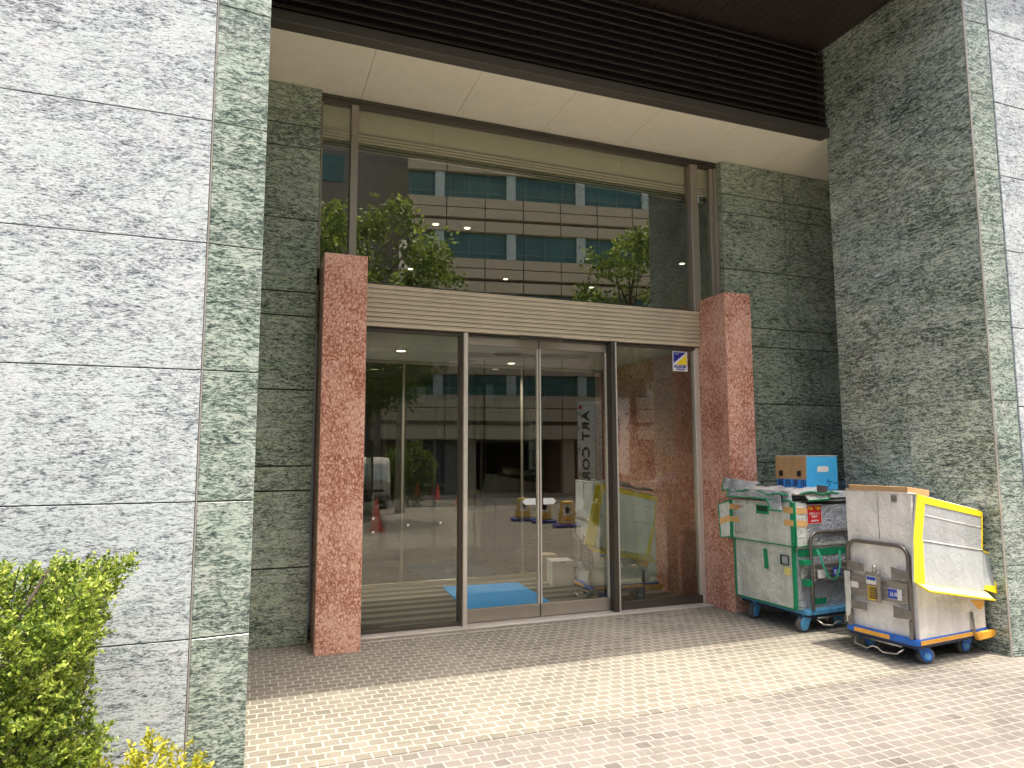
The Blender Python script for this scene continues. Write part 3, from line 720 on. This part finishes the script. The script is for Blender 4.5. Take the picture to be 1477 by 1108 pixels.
# inner trolley, behind the glass
WB3 = foil('lightened_white_board', (.88, .90, .86), .38, .02, .3, .08)  # copy of the box skin, lightened to make up for weak light indoors
GP3 = foil('lightened_mint_board', (.84, .92, .87), .3, .05, .16, .08)  # mint flap board, its colour raised to look better lit behind the glass
t3 = thing('platform_trolley', 'blue platform trolley with yellow taped box standing inside the glass doors', 'trolley', (3.30, .27, .009), R(-4), 'movers platform trolleys')
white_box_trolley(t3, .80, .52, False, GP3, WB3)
crumple([(.15, .1, 1.26), (.8, .05, 1.14), (.8, .45, 1.18), (.2, .45, 1.27)], 16, 12, .05, 5).build('crumpled_sheet', GTAPE, t3, solid=.004)

# ------- silver and green trolley
t2 = thing('platform_trolley', 'worn light blue trolley carrying a silver box edged in green tape', 'trolley', (4.478 + .66, -1.369 + .030, 0), R(92.6), 'movers platform trolleys')
L2, W2 = .86, .66
h2, r2 = trolley(t2, L2, W2 - .085, BLUE_L, strips=False, wheels=((.075, W2 - .13, R(80)), (.10, .09, R(70)), (L2 - .2, W2 - .12, R(95)), (L2 - .2, .1, R(80))))
for ch in (h2, r2): ch.location.x = -.02; ch.location.y = -.02
body_box(.055, .80, .0, W2 - .004, .2005, .745, .735, .020, 2.0, 'lower_box', SILV, t2)
up = body_box(.03, .83, -.02, W2 + .012, .7455, 1.135, 1.11, .016, 4.5, 'upper_box', SILV, t2)
MB().box(.024, .0262, .02, W2 - .13, .78, 1.10).build('front_panel', SILV2, up)
MB().box(.022, .0268, -.02, W2 - .09, 1.102, 1.132).build('opening_gap', BLACK, up)
MB().plate([(.021, W2 - .082, .80), (.021, W2 - .135, 1.11), (.021, W2 - .075, 1.11), (.021, W2 - .066, .80)][::1], .003).build('opening_gap', BLACK, up)
MB().box(.048, .0515, .02, W2 - .03, .22, .70).build('lower_front_panel', SILV2, t2)
# green tape along the edges
yl = W2 + .003   # outer left face (lower box)
mb = MB()
mb.box(.045, .072, yl - .006, yl, .205, .74); mb.box(.046, .0495, yl - .030, yl, .205, .74); mb.box(.05, .8, yl - .003, yl, .2, .212)
mb.box(.78, .80, yl - .004, yl + .001, .205, .74)
mb.box(.0445, .0475, .02, yl - .046, .655, .715)
mb.box(.02, .055, W2 + .010, W2 + .0175, .745, 1.13); mb.box(.018, .0232, W2 - .016, W2 + .017, .745, 1.13)
mb.box(.79, .832, W2 + .010, W2 + .0175, .745, 1.11); mb.box(.03, .83, W2 + .012, W2 + .018, .742, .752)
mb.box(.0445, .0475, .30, .46, .235, .285)
mb.box(-.02, .044, yl - .135, yl - .05, .59, .63); mb.box(-.018, .044, yl - .135, yl - .08, .41, .46)
mb.build('green_edging', GREEN, t2)
# near corner wing with tan tape
wg = MB().plate([(-.005, W2 - .10, .755), (.012, W2 - .002, .745), (.012, W2 - .002, 1.13), (-.005, W2 - .115, 1.12)][::-1], .010).build('corner_flap', SILV, up)
mb = MB(); mb.tube([(-.008, W2 - .10, .755), (.01, W2, .745), (.01, W2, 1.13)], .007, 6); mb.build('green_edging', GREEN, wg)
mb = MB()
for z in (.93, 1.04):
    mb.plate([(-.012, W2 - .113, z - .01), (.009, W2 - .001, z - .01), (.009, W2 - .001, z + .045), (-.012, W2 - .115, z + .04)][::-1], .004); mb.box(.02, .13, W2 + .014, W2 + .0195, z - .005, z + .045)
for z in (.90, 1.02): mb.box(.70, .83, W2 + .014, W2 + .0195, z, z + .05)
mb.build('tan_tape', TAN, up)
# far wing flap
fw_ = MB().plate([(.83, W2 + .015, .75), (.92, W2 + .06, .74), (.94, W2 + .06, 1.06), (.83, W2 + .015, 1.10)][::-1], .010).build('wing_flap', SILV, up)
mb = MB(); mb.tube([(.83, W2 + .015, .75), (.92, W2 + .06, .74), (.94, W2 + .06, 1.06), (.83, W2 + .015, 1.10)], .008, 6); mb.build('green_edging', GREEN, fw_)
MB().plate([(.835, W2 + .02, .90), (.925, W2 + .066, .86), (.925, W2 + .066, .92), (.835, W2 + .02, .96)][::-1], .006).build('tan_tape', TAN, fw_)
# slot, hand hole, labels on the broad silver face
MB().box(.305, .465, W2 + .012, W2 + .0205, 1.005, 1.085).build('hand_hole', GREEN, up); MB().box(.32, .45, W2 + .0205, W2 + .0225, 1.03, 1.075).build('hand_hole_shadow', GDARK, up)
MB().plate([(.35, W2 + .006, .51), (.40, W2 + .006, .51), (.41, W2 + .006, .69), (.36, W2 + .006, .69)][::-1], .004).build('green_strip', GREEN, t2)
MB().box(.105, .205, W2 + .001, W2 + .0065, .575, .66).build('label_window', GDARK, t2); MB().box(.115, .18, W2 + .0066, W2 + .008, .585, .65).build('label', SILV2, t2)
MB().box(.09, .165, W2 + .001, W2 + .006, .49, .555).build('yellow_note', plain('note_yellow', (.75, .66, .22), .7), t2)
MB().box(.60, .74, W2 + .015, W2 + .0185, 1.02, 1.09).build('paper_note', PAPER, up)
text_obj('note_lettering', 'ART', .05, plain('note_red', (.4, .04, .05), .6), (.72, W2 + .0186, 1.035), (R(90), 0, R(180)), up)
# clear plastic sleeve creases
crumple([(.62, W2 + .018, .80), (.76, W2 + .018, .80), (.76, W2 + .018, 1.02), (.6, W2 + .018, 1.02)][::-1], 8, 10, .01, 9).build('plastic_sleeve', foil('sleeve', (.62, .64, .62), .25, .1, .6), up, solid=.002)
# red eye sticker
rs = MB().box(.017, .0235, .355, .505, .945, 1.095).build('red_sticker', PAPER, up)
RED = plain('red_ink', (.62, .02, .03), .5)
MB().box(.0145, .0165, .362, .498, .952, 1.088).build('red_field', RED, rs)
mb = MB()
for cy2 in (.465, .395):
    for k in range(7):
        a = R(180 + 180 * k / 6); mb.tube([(.0135, cy2 + .022 * math.cos(a), 1.075 + .02 * math.sin(a)), (.0135, cy2 + .022 * math.cos(a + R(28)), 1.075 + .02 * math.sin(a + R(28)))], .0028, 5)
    mb.lathe([(.008, 0), (.008, -.002)], (.0135, cy2, 1.07), 'x', 10)
mb.build('eye_marks', YEL, rs)
rs.scale = (1, 1.2, 1.15); rs.location = (0, -.086, -.153)
for z, s_, t_ in ((1.018, .021, '防犯カメラ'), (.995, .021, '作動中'), (.965, .016, '24時間録画')):
    text_obj('sticker_print', t_, s_, LTW, (.0138, .43, z), (R(90), 0, R(-90)), rs, align='CENTER')
# white lid sheet, crumpled top flaps with green edges
MB().box(.05, .80, -.02, .40, 1.155, 1.215).build('lid_board', plain('lid_white', (.66, .68, .70), .5, var=.12), t2, bevel=.006)
text_obj('lid_print', 'カバーケース', .035, plain('lid_ink', (.30, .33, .50), .7), (.049, .24, 1.17), (R(90), 0, R(-90)), t2)
def flap(name, quad, mat, seed, amp=.018, nu=14, nv=10, bow=0.0, edge=True):
    o = crumple(quad, nu, nv, amp, seed, bow).build(name, mat, t2, solid=.006)
    if edge:
        me = o.data; w = nu + 1; idx = list(range(w)) + [j * w + nu for j in range(1, nv + 1)]
        MB().tube([me.vertices[i].co + Vector((0, 0, .002)) for i in idx], .008, 6).build('green_edging', GREEN, o)
    return o
LFOIL = foil('pale_foil', (.80, .80, .77), .35, .1, .8, .2)
flap('lid_flap', [(.05, W2 + .03, 1.17), (.82, W2 + .04, 1.20), (.80, .35, 1.235), (.05, .35, 1.225)], LFOIL, 1.0, .05)
flap('lid_flap', [(.50, W2 + .05, 1.205), (.93, W2 + .02, 1.20), (.90, W2 + .01, 1.325), (.48, W2 - .06, 1.285)], SILV2, 2.0, .03)
flap('lid_flap', [(.02, W2 + .045, 1.15), (.80, W2 + .055, 1.14), (.82, W2 + .03, 1.215), (.03, W2 + .02, 1.235)], SILV2, 3.0, .035)
flap('lid_flap', [(.10, W2 + .06, 1.05), (.24, W2 + .07, 1.05), (.34, W2 + .04, 1.20), (.15, W2 + .03, 1.225)], SILV2, 4.0, .03)
flap('lid_flap', [(-.03, W2 - .02, 1.205), (-.05, .20, 1.195), (.2, .18, 1.25), (.12, W2 - .02, 1.235)], LFOIL, 6.0, .035)
flap('lid_flap', [(-.035, W2 - .12, 1.145), (-.035, .30, 1.15), (-.02, .29, 1.205), (-.01, W2 - .1, 1.195)], SILV, 7.0, .008)
MB().plate([(-.02, .42, 1.205), (-.05, .33, 1.20), (-.01, .28, 1.265), (.04, .36, 1.275)], .005).build('dark_flap', plain('dark_film', (.03, .02, .02), .3), t2)
# handle labels, green strap
MB().box(-.019, -.0165, .41, .50, .475, .545).build('label', PAPER, r2); MB().box(-.019, -.0165, .22, .32, .485, .555).build('label', LBLUE, r2)
text_obj('label_print', '台車', .04, LTW, (-.0205, .31, .505), (R(90), 0, R(-90)), r2)
def strap(pts, w):
    mb = MB()
    for a, b in zip(pts, pts[1:]): mb.plate([a + Vector((0, w, 0)), a - Vector((0, w, 0)), b - Vector((0, w, 0)), b + Vector((0, w, 0))], .003)
    return mb
P_ = [Vector(p) for p in ((-.03, .47, .72), (-.05, .455, .66), (-.055, .42, .56), (-.055, .37, .48), (-.055, .315, .455), (-.055, .27, .475), (-.05, .22, .57), (-.03, .195, .70))]
strap(P_, .012).build('hanging_strap', plain('mint_strap', (.06, .42, .27), .7), t2)
# blue carton standing on the silver box
bc = thing('carton', 'sky blue carton with a folded brown flap standing on the silver box', 'carton', (4.79, -1.19, 1.222), R(0))
SKYB = plain('sky_blue_board', (.05, .42, .80), .6, var=.06); SKYD = plain('blue_board', (.06, .36, .95), .6, var=.06)
MB().box(0, .372, 0, .385, 0, .310).build('box_body', SKYB, bc, bevel=.003)
MB().box(-.0025, -.0005, .002, .383, .003, .11).build('printed_band', SKYD, bc)
MB().plate([(-.016, -.002, .098), (-.004, -.004, .312), (-.004, .389, .312), (-.016, .387, .098)], .006).build('brown_flap', CARD, bc)
mb = MB(); mb.box(-.004, .374, -.004, .389, .311, .318); mb.build('top_rim', plain('rim_white', (.62, .6, .55), .7), bc)
mb = MB(); mb.box(-.0225, -.012, .29, .33, .125, .175); mb.box(-.0225, -.012, .055, .098, .125, .175); mb.build('flap_hole', BLACK, bc)
text_obj('box_lettering', '横 持 専 用', .07, plain('navy_print', (.01, .03, .16), .6), (-.0035, .372, .034), (R(90), 0, R(-90)), bc, bold=.0006, sx=1.08)
text_obj('box_lettering', '取扱注意 リユース', .022, plain('navy_print_b', (.01, .06, .25), .6), (-.0035, .36, .008), (R(90), 0, R(-90)), bc)
text_obj('box_lettering', 'ケース', .085, plain('navy_print_c', (.01, .08, .22), .6), (.22, -.0015, .03), (R(90), 0, 0), bc)
mb = MB(); mb.box(.03, .33, -.0012, -.0004, .115, .118); mb.box(.03, .033, -.0012, -.0004, .02, .115); mb.build('print_frame', SKYD, bc)
mb = MB(); mb.prism([(.125, .165), (.25, .165), (.262, .178), (.262, .205), (.25, .218), (.14, .218), (.125, .2)], 'y', -.003, -.0005); mb.build('hand_hole_label', PAPER, bc, bevel=.001)
# cartons inside
wc = thing('carton', 'small white carton on the floor inside the glass doors', 'carton', (3.40, 1.45, .0085), R(-8))
MB().box(0, .26, 0, .24, 0, .24).build('box_body', PAPER, wc, bevel=.003); MB().box(-.006, .266, -.006, .246, .241, .285).build('lid', PAPER, wc, bevel=.003)
MB().box(.10, .16, -.0075, -.0065, .252, .275).build('hand_slot', GTAPE, wc)
wc2 = thing('carton', 'plain brown carton behind the white carton inside the doors', 'carton', (3.38, 1.75, .0085), R(-8))
MB().box(0, .20, 0, .20, 0, .32).build('box_body', plain('pale_card', (.5, .42, .3), .8), wc2, bevel=.003); MB().box(-.003, .203, .09, .11, .3205, .322).build('tape', TAN, wc2)
# ================================================================== PLANTS
def leafmat(name, cols, trans=.25, rough=.45):
    m = NT(name, rough, .35)
    at = m.n('Attribute', attribute_name='tone').outputs['Fac']
    m.set(base=m.ramp(at, [(i / (len(cols) - 1), c) for i, c in enumerate(cols)]))
    t = m.t; out = t.nodes['Material Output']
    tl = m.n('BsdfTranslucent'); t.links.new(m.b.inputs['Base Color'].links[0].from_socket, tl.inputs['Color'])
    mx = m.n('MixShader', {0: trans}); t.links.new(m.b.outputs[0], mx.inputs[1]); t.links.new(tl.outputs[0], mx.inputs[2]); t.links.new(mx.outputs[0], out.inputs['Surface'])
    return m.m
BARK = plain('bark', (.07, .055, .04), .9, var=.3, scale=30, bump=.6, bscale=60)
def leaves_mesh(name, items, mat, parent):
    """items: (pos, dir, up, length, width, tone)"""
    v = []; f = []; tone = []
    for p, d, u, l, w, t in items:
        s = d.cross(u)
        if s.length < 1e-4: continue
        s.normalize(); n = s.cross(d).normalized(); b = len(v)
        v += [p, p + d * l * .5 + s * w + n * w * .3, p + d * l, p + d * l * .5 - s * w + n * w * .3]
        f += [(b, b + 1, b + 2), (b, b + 2, b + 3)]; tone += [t, t]
    me = bpy.data.meshes.new(name); me.from_pydata([tuple(q) for q in v], [], f)
    at = me.attributes.new('tone', 'FLOAT', 'FACE'); at.data.foreach_set('value', tone)
    me.materials.append(mat); o = bpy.data.objects.new(name, me); COL.objects.link(o); o.parent = parent
    return o
rng = random.Random(3)
def rvec(): 
    while True:
        v = Vector((rng.uniform(-1, 1), rng.uniform(-1, 1), rng.uniform(-1, 1)))
        if .05 < v.length < 1: return v.normalized()
def shrub(name, label, loc, inside, center, ntw, twl, nleaf, ll, lw, mat, stems, cat='shrub', group=None, tone=(0, 1), updir=.6):
    root = thing(name, label, cat, loc, 0, group)
    mb = MB()
    for path, r in stems: mb.tube(path, r, 7, r1=r * .35)
    items = []; tw = MB(); cnt = 0; tries = 0
    while cnt < ntw and tries < ntw * 60:
        tries += 1
        p, ok = inside()
        if not ok: continue
        cnt += 1
        out = (p - Vector(center)); out.z *= .5; out = (out.normalized() * .8 + rvec() * .6 + Vector((0, 0, updir))).normalized()
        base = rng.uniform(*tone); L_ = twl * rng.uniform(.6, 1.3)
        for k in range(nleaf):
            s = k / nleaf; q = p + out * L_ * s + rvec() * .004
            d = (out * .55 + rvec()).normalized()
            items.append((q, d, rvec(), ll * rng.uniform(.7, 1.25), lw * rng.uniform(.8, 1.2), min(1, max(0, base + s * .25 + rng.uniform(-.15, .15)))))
        if cnt % 4 == 0: tw.tube([p - out * L_ * .8, p + out * L_], .0022 * (twl / .09), 4, cap=False)
    b = len(mb.v); mb.v += tw.v; mb.f += [tuple(i + b for i in f) for f in tw.f]; mb.o += tw.o; mb.sm += tw.sm
    mb.build('stem', BARK, root)
    leaves_mesh('foliage', items, mat, root)
    return root
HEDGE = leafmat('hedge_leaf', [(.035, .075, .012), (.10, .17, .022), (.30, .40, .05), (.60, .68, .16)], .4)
def hedge_inside():
    p = Vector((rng.uniform(-.85, .62), rng.uniform(-.38, .36), rng.uniform(.05, 1.15)))
    n = noise.noise(p * 3.2 + Vector((4, 0, 0))); n2 = noise.noise(p * 7 + Vector((0, 9, 0)))
    edge = .46 + .06 * n2 + (.05 * max(0, (p.z - .9) / .2) if p.z > .9 else 0) - (.05 if .45 < p.z < .85 else 0)
    if p.x > edge: return p, False
    if p.z > 1.10 + .04 * n2: return p, False
    if n < -.36: return p, False
    core = abs(p.y) < .16 and p.x < .2 and p.z < 1.0
    if core and rng.random() < .75: return p, False
    return p, True
st = []
for k in range(7):
    x = -.7 + k * .15; y = rng.uniform(-.1, .1)
    st.append(([(x, y, 0), (x + rng.uniform(-.04, .04), y, .4), (x + rng.uniform(-.08, .08), y + rng.uniform(-.1, .1), .8), (x + rng.uniform(-.1, .1), y + rng.uniform(-.15, .15), 1.12)], .014))
    st.append(([(x, y, .35), (x + .1, y - .12, .6), (x + .16, y - .25, .85)], .008)); st.append(([(x, y, .5), (x - .1, y - .14, .75), (x - .14, y - .26, 1.0)], .007))
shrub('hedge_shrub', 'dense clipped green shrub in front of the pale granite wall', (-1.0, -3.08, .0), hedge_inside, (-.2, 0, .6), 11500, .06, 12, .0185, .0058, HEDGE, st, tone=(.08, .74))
YSH = leafmat('yellow_leaf', [(.16, .22, .02), (.36, .38, .03), (.60, .56, .06)], .3)
def ysh_inside():
    p = Vector((rng.uniform(-.24, .24), rng.uniform(-.18, .18), rng.uniform(.0, .42)))
    h = .20 + .17 * math.exp(-((p.x + .0) / .075) ** 2) + .10 * math.exp(-((p.x - .15) / .04) ** 2) + .10 * math.exp(-((p.x + .17) / .03) ** 2)
    return p, p.z < h
shrub('low_shrub', 'low yellow green shrub at the foot of the granite pier', (-.35, -2.99, .05), ysh_inside, (0, 0, .1), 420, .05, 9, .024, .0065, YSH, [([(0, 0, 0), (0, 0, .2), (.01, 0, .36)], .006), ([(.1, 0, 0), (.13, 0, .22)], .005)], tone=(.2, .8), updir=.9)

# ================================================================== STREET BEHIND THE CAMERA (seen reflected in the glass)
BEIGE = plain('facade_beige', (.54, .46, .32), .7, var=.05); BEIGE_D = plain('facade_dark_band', (.16, .13, .11), .7)
TEAL = plain('facade_glass', (.05, .15, .135), .12, var=.3, scale=.6); COLW = plain('facade_column', (.50, .58, .54), .5)
ang = R(10.5)
ob = thing('office_building', 'curving beige office building with teal window bands across the street', 'building', (7.9, -32, 0), ang)
zg = -.9
def bb(*a): return MB().box(*a)
W_ = [(5.05, 6.2), (9.45, 11.05), (13.1, 14.67), (16.75, 18.3), (20.4, 22.0)]
mb = MB(); prev = 2.46
xs = [-1.2] + [.12 + 2.3 * k for k in range(0, 16)]
for (a, b) in W_ + [(24, 24.2)]:
    # spandrel between prev and a: panels with open joints, one recessed dark line
    h = a - prev; zs = [prev, prev + h * .33, prev + h * .40, prev + h * .70, a]
    for i in range(len(xs) - 1):
        if xs[i] < 0 and prev > 3: continue
        for (q0, q1) in ((zs[0], zs[1]), (zs[2], zs[3]), (zs[3], zs[4])): mb.box(xs[i] + .03, xs[i + 1] - .03, -.5, 0, q0 + .03, q1 - .03)
    prev = b
mb.build('cladding', BEIGE, ob)
bb(.2, 34, -.6, -.35, 2.5, 24).build('backing', BEIGE_D, ob)
for (a, b) in W_:
    fr = bb(.2, 34, -.34, -.30, a, b).build('window', TEAL, ob)
    mb = MB(); k = 1.74
    while k < 33: mb.box(k, k + .55, -.29, -.06, a, b); k += 4.29
    mb.build('column', COLW, fr)
    mb = MB(); mb.box(.2, 34, -.26, -.24, a + .35, a + .39); k = .3
    while k < 33: mb.box(k, k + .05, -.29, -.23, a, b); k += 1.15
    mb.build('railing', plain('facade_railing', (.20, .30, .29), .6), fr)
mb = MB()
for k in (0.5, 3.6, 9.5, 16): mb.box(k, k + .7, -1.2, -.6, -1.2, 2.45)
mb.build('ground_column', BEIGE, ob)
bb(-1.2, 34, -9, -8.8, -1.2, 2.45).build('parking_wall', BLACK, ob); bb(-1.2, 34, -8.8, -.6, 2.47, 2.6).build('parking_ceiling', BEIGE_D, ob)
bb(.6, 3.4, -1.0, -.8, -1.0, 2.45).build('shutter', plain('shutter_grey', (.09, .10, .10), .6), ob)
nb = thing('grey_building', 'plain grey brown block beside the office building across the street', 'building', (-8, -36, 0))
bb(-18, 19.5, -6, 0, -1.2, 24).build('wall', plain('grey_render', (.20, .18, .15), .8, var=.1), nb)
mb = MB()
for i in range(9):
    for j in range(5): mb.box(-16 + i * 3.4, -14.4 + i * 3.4, .005, .06, 2.5 + j * 4, 4.2 + j * 4)
mb.build('window', TEAL, nb)
# trees
TLEAF = leafmat('street_leaf', [(.05, .085, .016), (.11, .17, .03), (.22, .29, .05), (.36, .42, .10)], .4)
def tree(label, x, y, zc, rx, rz_, seed, nc=300, nl=24):
    global rng
    rng = random.Random(seed)
    z0 = gz(y); root = thing('street_tree', label, 'tree', (x, y, z0), 0, 'street trees across the pavement')
    mb = MB(); mb.tube([(0, 0, 0), (.05, 0, 1.5), (-.03, .05, zc - rz_ * .4), (0, 0, zc + rz_ * .5)], .14, 9, r1=.03)
    C = []
    for k in range(26):
        d = rvec(); d.z = d.z * .7 + .25; e = Vector((d.x * rx * .85, d.y * rx * .85, zc + d.z * rz_ * .85)); b0 = Vector((0, 0, zc - rz_ * .5 + rng.random() * rz_ * .7))
        mb.tube([b0, b0.lerp(e, .5) + Vector((0, 0, -.1)), e], .04, 5, r1=.008); C.append(e)
    mb.build('trunk', BARK, root)
    items = []
    for k in range(nc):
        d = rvec(); rad = rng.uniform(.55, 1.05) ** .6
        c = Vector((d.x * rx * rad, d.y * rx * rad, zc + d.z * rz_ * rad))
        if noise.noise(c * 1.0 + Vector((seed, 0, 0))) < -.03: continue
        base = rng.uniform(.1, .8); s = rng.uniform(.25, .42)
        for j in range(nl):
            q = c + rvec() * s * rng.random() ** .5; dd = (rvec() + Vector((0, 0, -.3)) + (q - c) * 1.5).normalized()
            items.append((q, dd, rvec(), .16 * rng.uniform(.7, 1.2), .05, min(1, max(0, base + rng.uniform(-.2, .2)))))
    leaves_mesh('crown', items, TLEAF, root)
tree('round crowned street tree behind the camera, left of the van line', 2.9, -12.2, 5.85, 2.4, 2.8, 11, 950, 28)
tree('street tree beside the delivery truck behind the camera', 11.2, -12.6, 6.4, 1.75, 2.7, 12, 380, 26)
tree('smaller street tree near the road corner behind the camera', -2.5, -13, 5.2, 2.0, 2.3, 14, 260, 22)
# low shrub by the road
def sh2():
    p = Vector((rng.uniform(-1, 1), rng.uniform(-.7, .7), rng.uniform(0, 2.4)))
    return p, (p.x / 1.0) ** 2 + (p.y / .7) ** 2 + ((p.z - 1.2) / 1.2) ** 2 < 1 + .4 * noise.noise(p * 2)
shrub('street_shrub', 'bushy roadside shrub beside the concrete pole behind the camera', (5.75, -20.2, gz(-20)), sh2, (0, 0, 1.0), 700, .2, 8, .12, .035, TLEAF, [([(0, 0, 0), (.05, 0, .8), (0, 0, 1.6)], .05)], tone=(.1, .7))
up_ = thing('utility_pole', 'round concrete utility pole beside the parked van', 'pole', (4.55, -16, gz(-16)))
MB().tube([(0, 0, 0), (0, 0, 9)], .17, 14, r1=.13).build('shaft', plain('concrete_pole', (.30, .29, .27), .8), up_); MB().box(-.7, .7, -.05, .05, 8.2, 8.3).build('crossarm', DARKM, up_)
# van
vn = thing('parked_van', 'pale boxy van parked facing the entrance across the pavement', 'van', (3.95, -18.4, gz(-18.4)), R(4))
VP = plain('van_paint', (.62, .62, .58), .3, var=.03)
prof = [(0, .32), (.05, .75), (.10, .95), (-.22, 1.62), (-.35, 1.80), (-3.2, 1.84), (-3.3, 1.7), (-3.3, .32)]
# profile in (y, z); extruded along x
MB().prism([(y, z) for y, z in prof], 'x', -.74, .74).build('body', VP, vn, bevel=.05, seg=3)
MB().plate([(.62, .105, .98), (-.62, .105, .98), (-.58, -.19, 1.58), (.58, -.19, 1.58)], .01).build('windscreen', plain('van_glass', (.35, .42, .44), .06), vn)
MB().box(-.5, .5, .045, .085, .62, .70).build('grille', BLACK, vn); MB().box(-.72, .72, .01, .09, .36, .50).build('bumper', plain('van_bumper', (.10, .10, .10), .6), vn, bevel=.02)
MB().box(-.17, .17, .092, .10, .40, .50).build('number_plate', PAPER, vn)
for s in (-1, 1):
    MB().box(s * .52, s * .70, .04, .10, .62, .78).build('headlight', plain('lamp_glass', (.6, .62, .6), .1), vn, bevel=.02)
    MB().lathe([(.27, -.1), (.28, -.08), (.28, .08), (.27, .1)], (s * .66, -.5, .28), 'x').build('wheel', RUB, vn); MB().lathe([(.27, -.1), (.28, -.08), (.28, .08), (.27, .1)], (s * .66, -2.6, .28), 'x').build('wheel', RUB, vn)
    MB().box(s * .76, s * .90, -.12, -.05, 1.0, 1.2).build('wing_mirror', BLACK, vn, bevel=.02)
MB().tube([(.5, .125, 1.0), (0, .10, 1.06)], .012, 5).build('wiper', BLACK, vn)
# truck rear
tk = thing('delivery_truck', 'white delivery truck with its rear box doors facing the entrance', 'truck', (9.5, -13.0, gz(-13)), R(29))
TW = plain('truck_white', (.78, .84, .82), .35, var=.04)
bb(0, 2.15, -4.6, -.05, .85, 3.35).build('cargo_box', TW, tk, bevel=.02)
for k, xa in enumerate((.02, 1.08)):
    d = bb(xa, xa + 1.05, -.045, 0, .92, 3.32).build('rear_door', TW, tk, bevel=.008)
    for z in (1.15, 1.9, 2.55, 3.0): bb((xa - .06) if k == 0 else xa + .95, (xa + .10) if k == 0 else xa + 1.13, .002, .03, z, z + .07).build('hinge', WIRE, d)
    for xx in ((.80, .95) if k == 0 else (1.18, 1.32)):
        MB().tube([(xx, .03, .95), (xx, .03, 3.3)], .02, 6).build('lock_rod', WIRE, d)
bb(0, 2.15, -.04, .02, 3.325, 3.43).build('door_header', TW, tk, bevel=.01)
bb(.05, .2, .021, .035, 3.2, 3.3).build('marker_lamp', RED, tk)
text_obj('side_lettering', 'ART CORP', .44, plain('truck_print', (.02, .04, .04), .5), (.50, .004, 3.12), (R(90), R(90), R(180)), tk, bold=.016, sp=1.18, sx=1.0)
bb(1.45, 1.75, .002, .006, 2.0, 2.9).build('blue_emblem', LBLUE, tk)
bb(.3, 1.85, -4.4, -.4, .62, .84).build('chassis', BLACK, tk); bb(.05, 2.1, -.15, .0, .45, .58).build('rear_bumper', BLACK, tk)
bb(.05, 2.1, -6.3, -4.7, .5, 2.5).build('cab', TW, tk, bevel=.08)
for x in (.35, 1.8):
    for y in (-1.1, -5.4): MB().lathe([(.34, -.15), (.36, -.12), (.36, .12), (.34, .15)], (x, y, .36), 'x').build('wheel', RUB, tk)
# cones and yellow sign stands
CONE = plain('cone_red', (.55, .05, .035), .5)
pc = None
for (x, y, lab) in ((2.62, -9.1, 'red traffic cone nearest the glass doors'), (7.95, -20.8, 'red traffic cone near the shutter by the road'), (8.3, -25.5, 'red traffic cone farthest away by the road')):
    if pc is None:
        pc = thing('traffic_cone', lab, 'cone', (0, 0, 0), 0, 'red traffic cones'); MB().lathe([(.16, .02), (.14, .06), (.03, .70), (.02, .71)], (0, 0, 0)).build('cone_body', CONE, pc); MB().box(-.19, .19, -.19, .19, 0, .03).build('base', CONE, pc, bevel=.01); c = pc
    else: c = copy_tree(pc)
    c['label'] = lab; c.location = (x, y, gz(y))
SB = plain('stand_blue', (.015, .03, .30), .5); SY = plain('stand_yellow', (.72, .46, .05), .5)
tk.scale = (.72, 1, 1)
ps = None
for (x, y, a, lab) in ((6.65, -10.5, 8, 'yellow sign stand on a blue base, farthest of the three'), (6.85, -9.6, 12, 'yellow sign stand on a blue base, middle of the three'), (6.75, -8.05, 14, 'yellow sign stand on a blue base, nearest the glass doors')):
    if ps is None:
        ps = thing('sign_stand', lab, 'sign stand', (0, 0, 0), 0, 'yellow sign stands on blue bases'); c = ps
        MB().box(-.30, .30, -.17, .17, .0, .09).build('base', SB, ps, bevel=.02)
        MB().hexa([(-.19, -.13, .09), (.19, -.13, .09), (.19, .13, .09), (-.19, .13, .09)], [(-.13, -.05, .60), (.13, -.05, .60), (.13, .05, .60), (-.13, .05, .60)]).build('stand_body', SY, ps, bevel=.02)
        fp = MB().plate([(.12, .124, .14), (-.12, .124, .14), (-.10, .064, .52), (.10, .064, .52)], .004).build('panel', PAPER, ps)
        mb = MB(); mb.prism([(.055 * math.cos(R(t)), .40 + .075 * math.sin(R(t))) for t in range(0, 360, 20)][::-1], 'y', .085, .098); mb.build('dark_oval', BLACK, fp)
        MB().plate([(.10, .128, .16), (-.10, .128, .16), (-.09, .111, .27), (.09, .111, .27)], .003).build('red_band', ORANGE, fp)
    else: c = copy_tree(ps)
    c['label'] = lab; c.location = (x, y, gz(y)); c.rotation_euler.z = R(a)
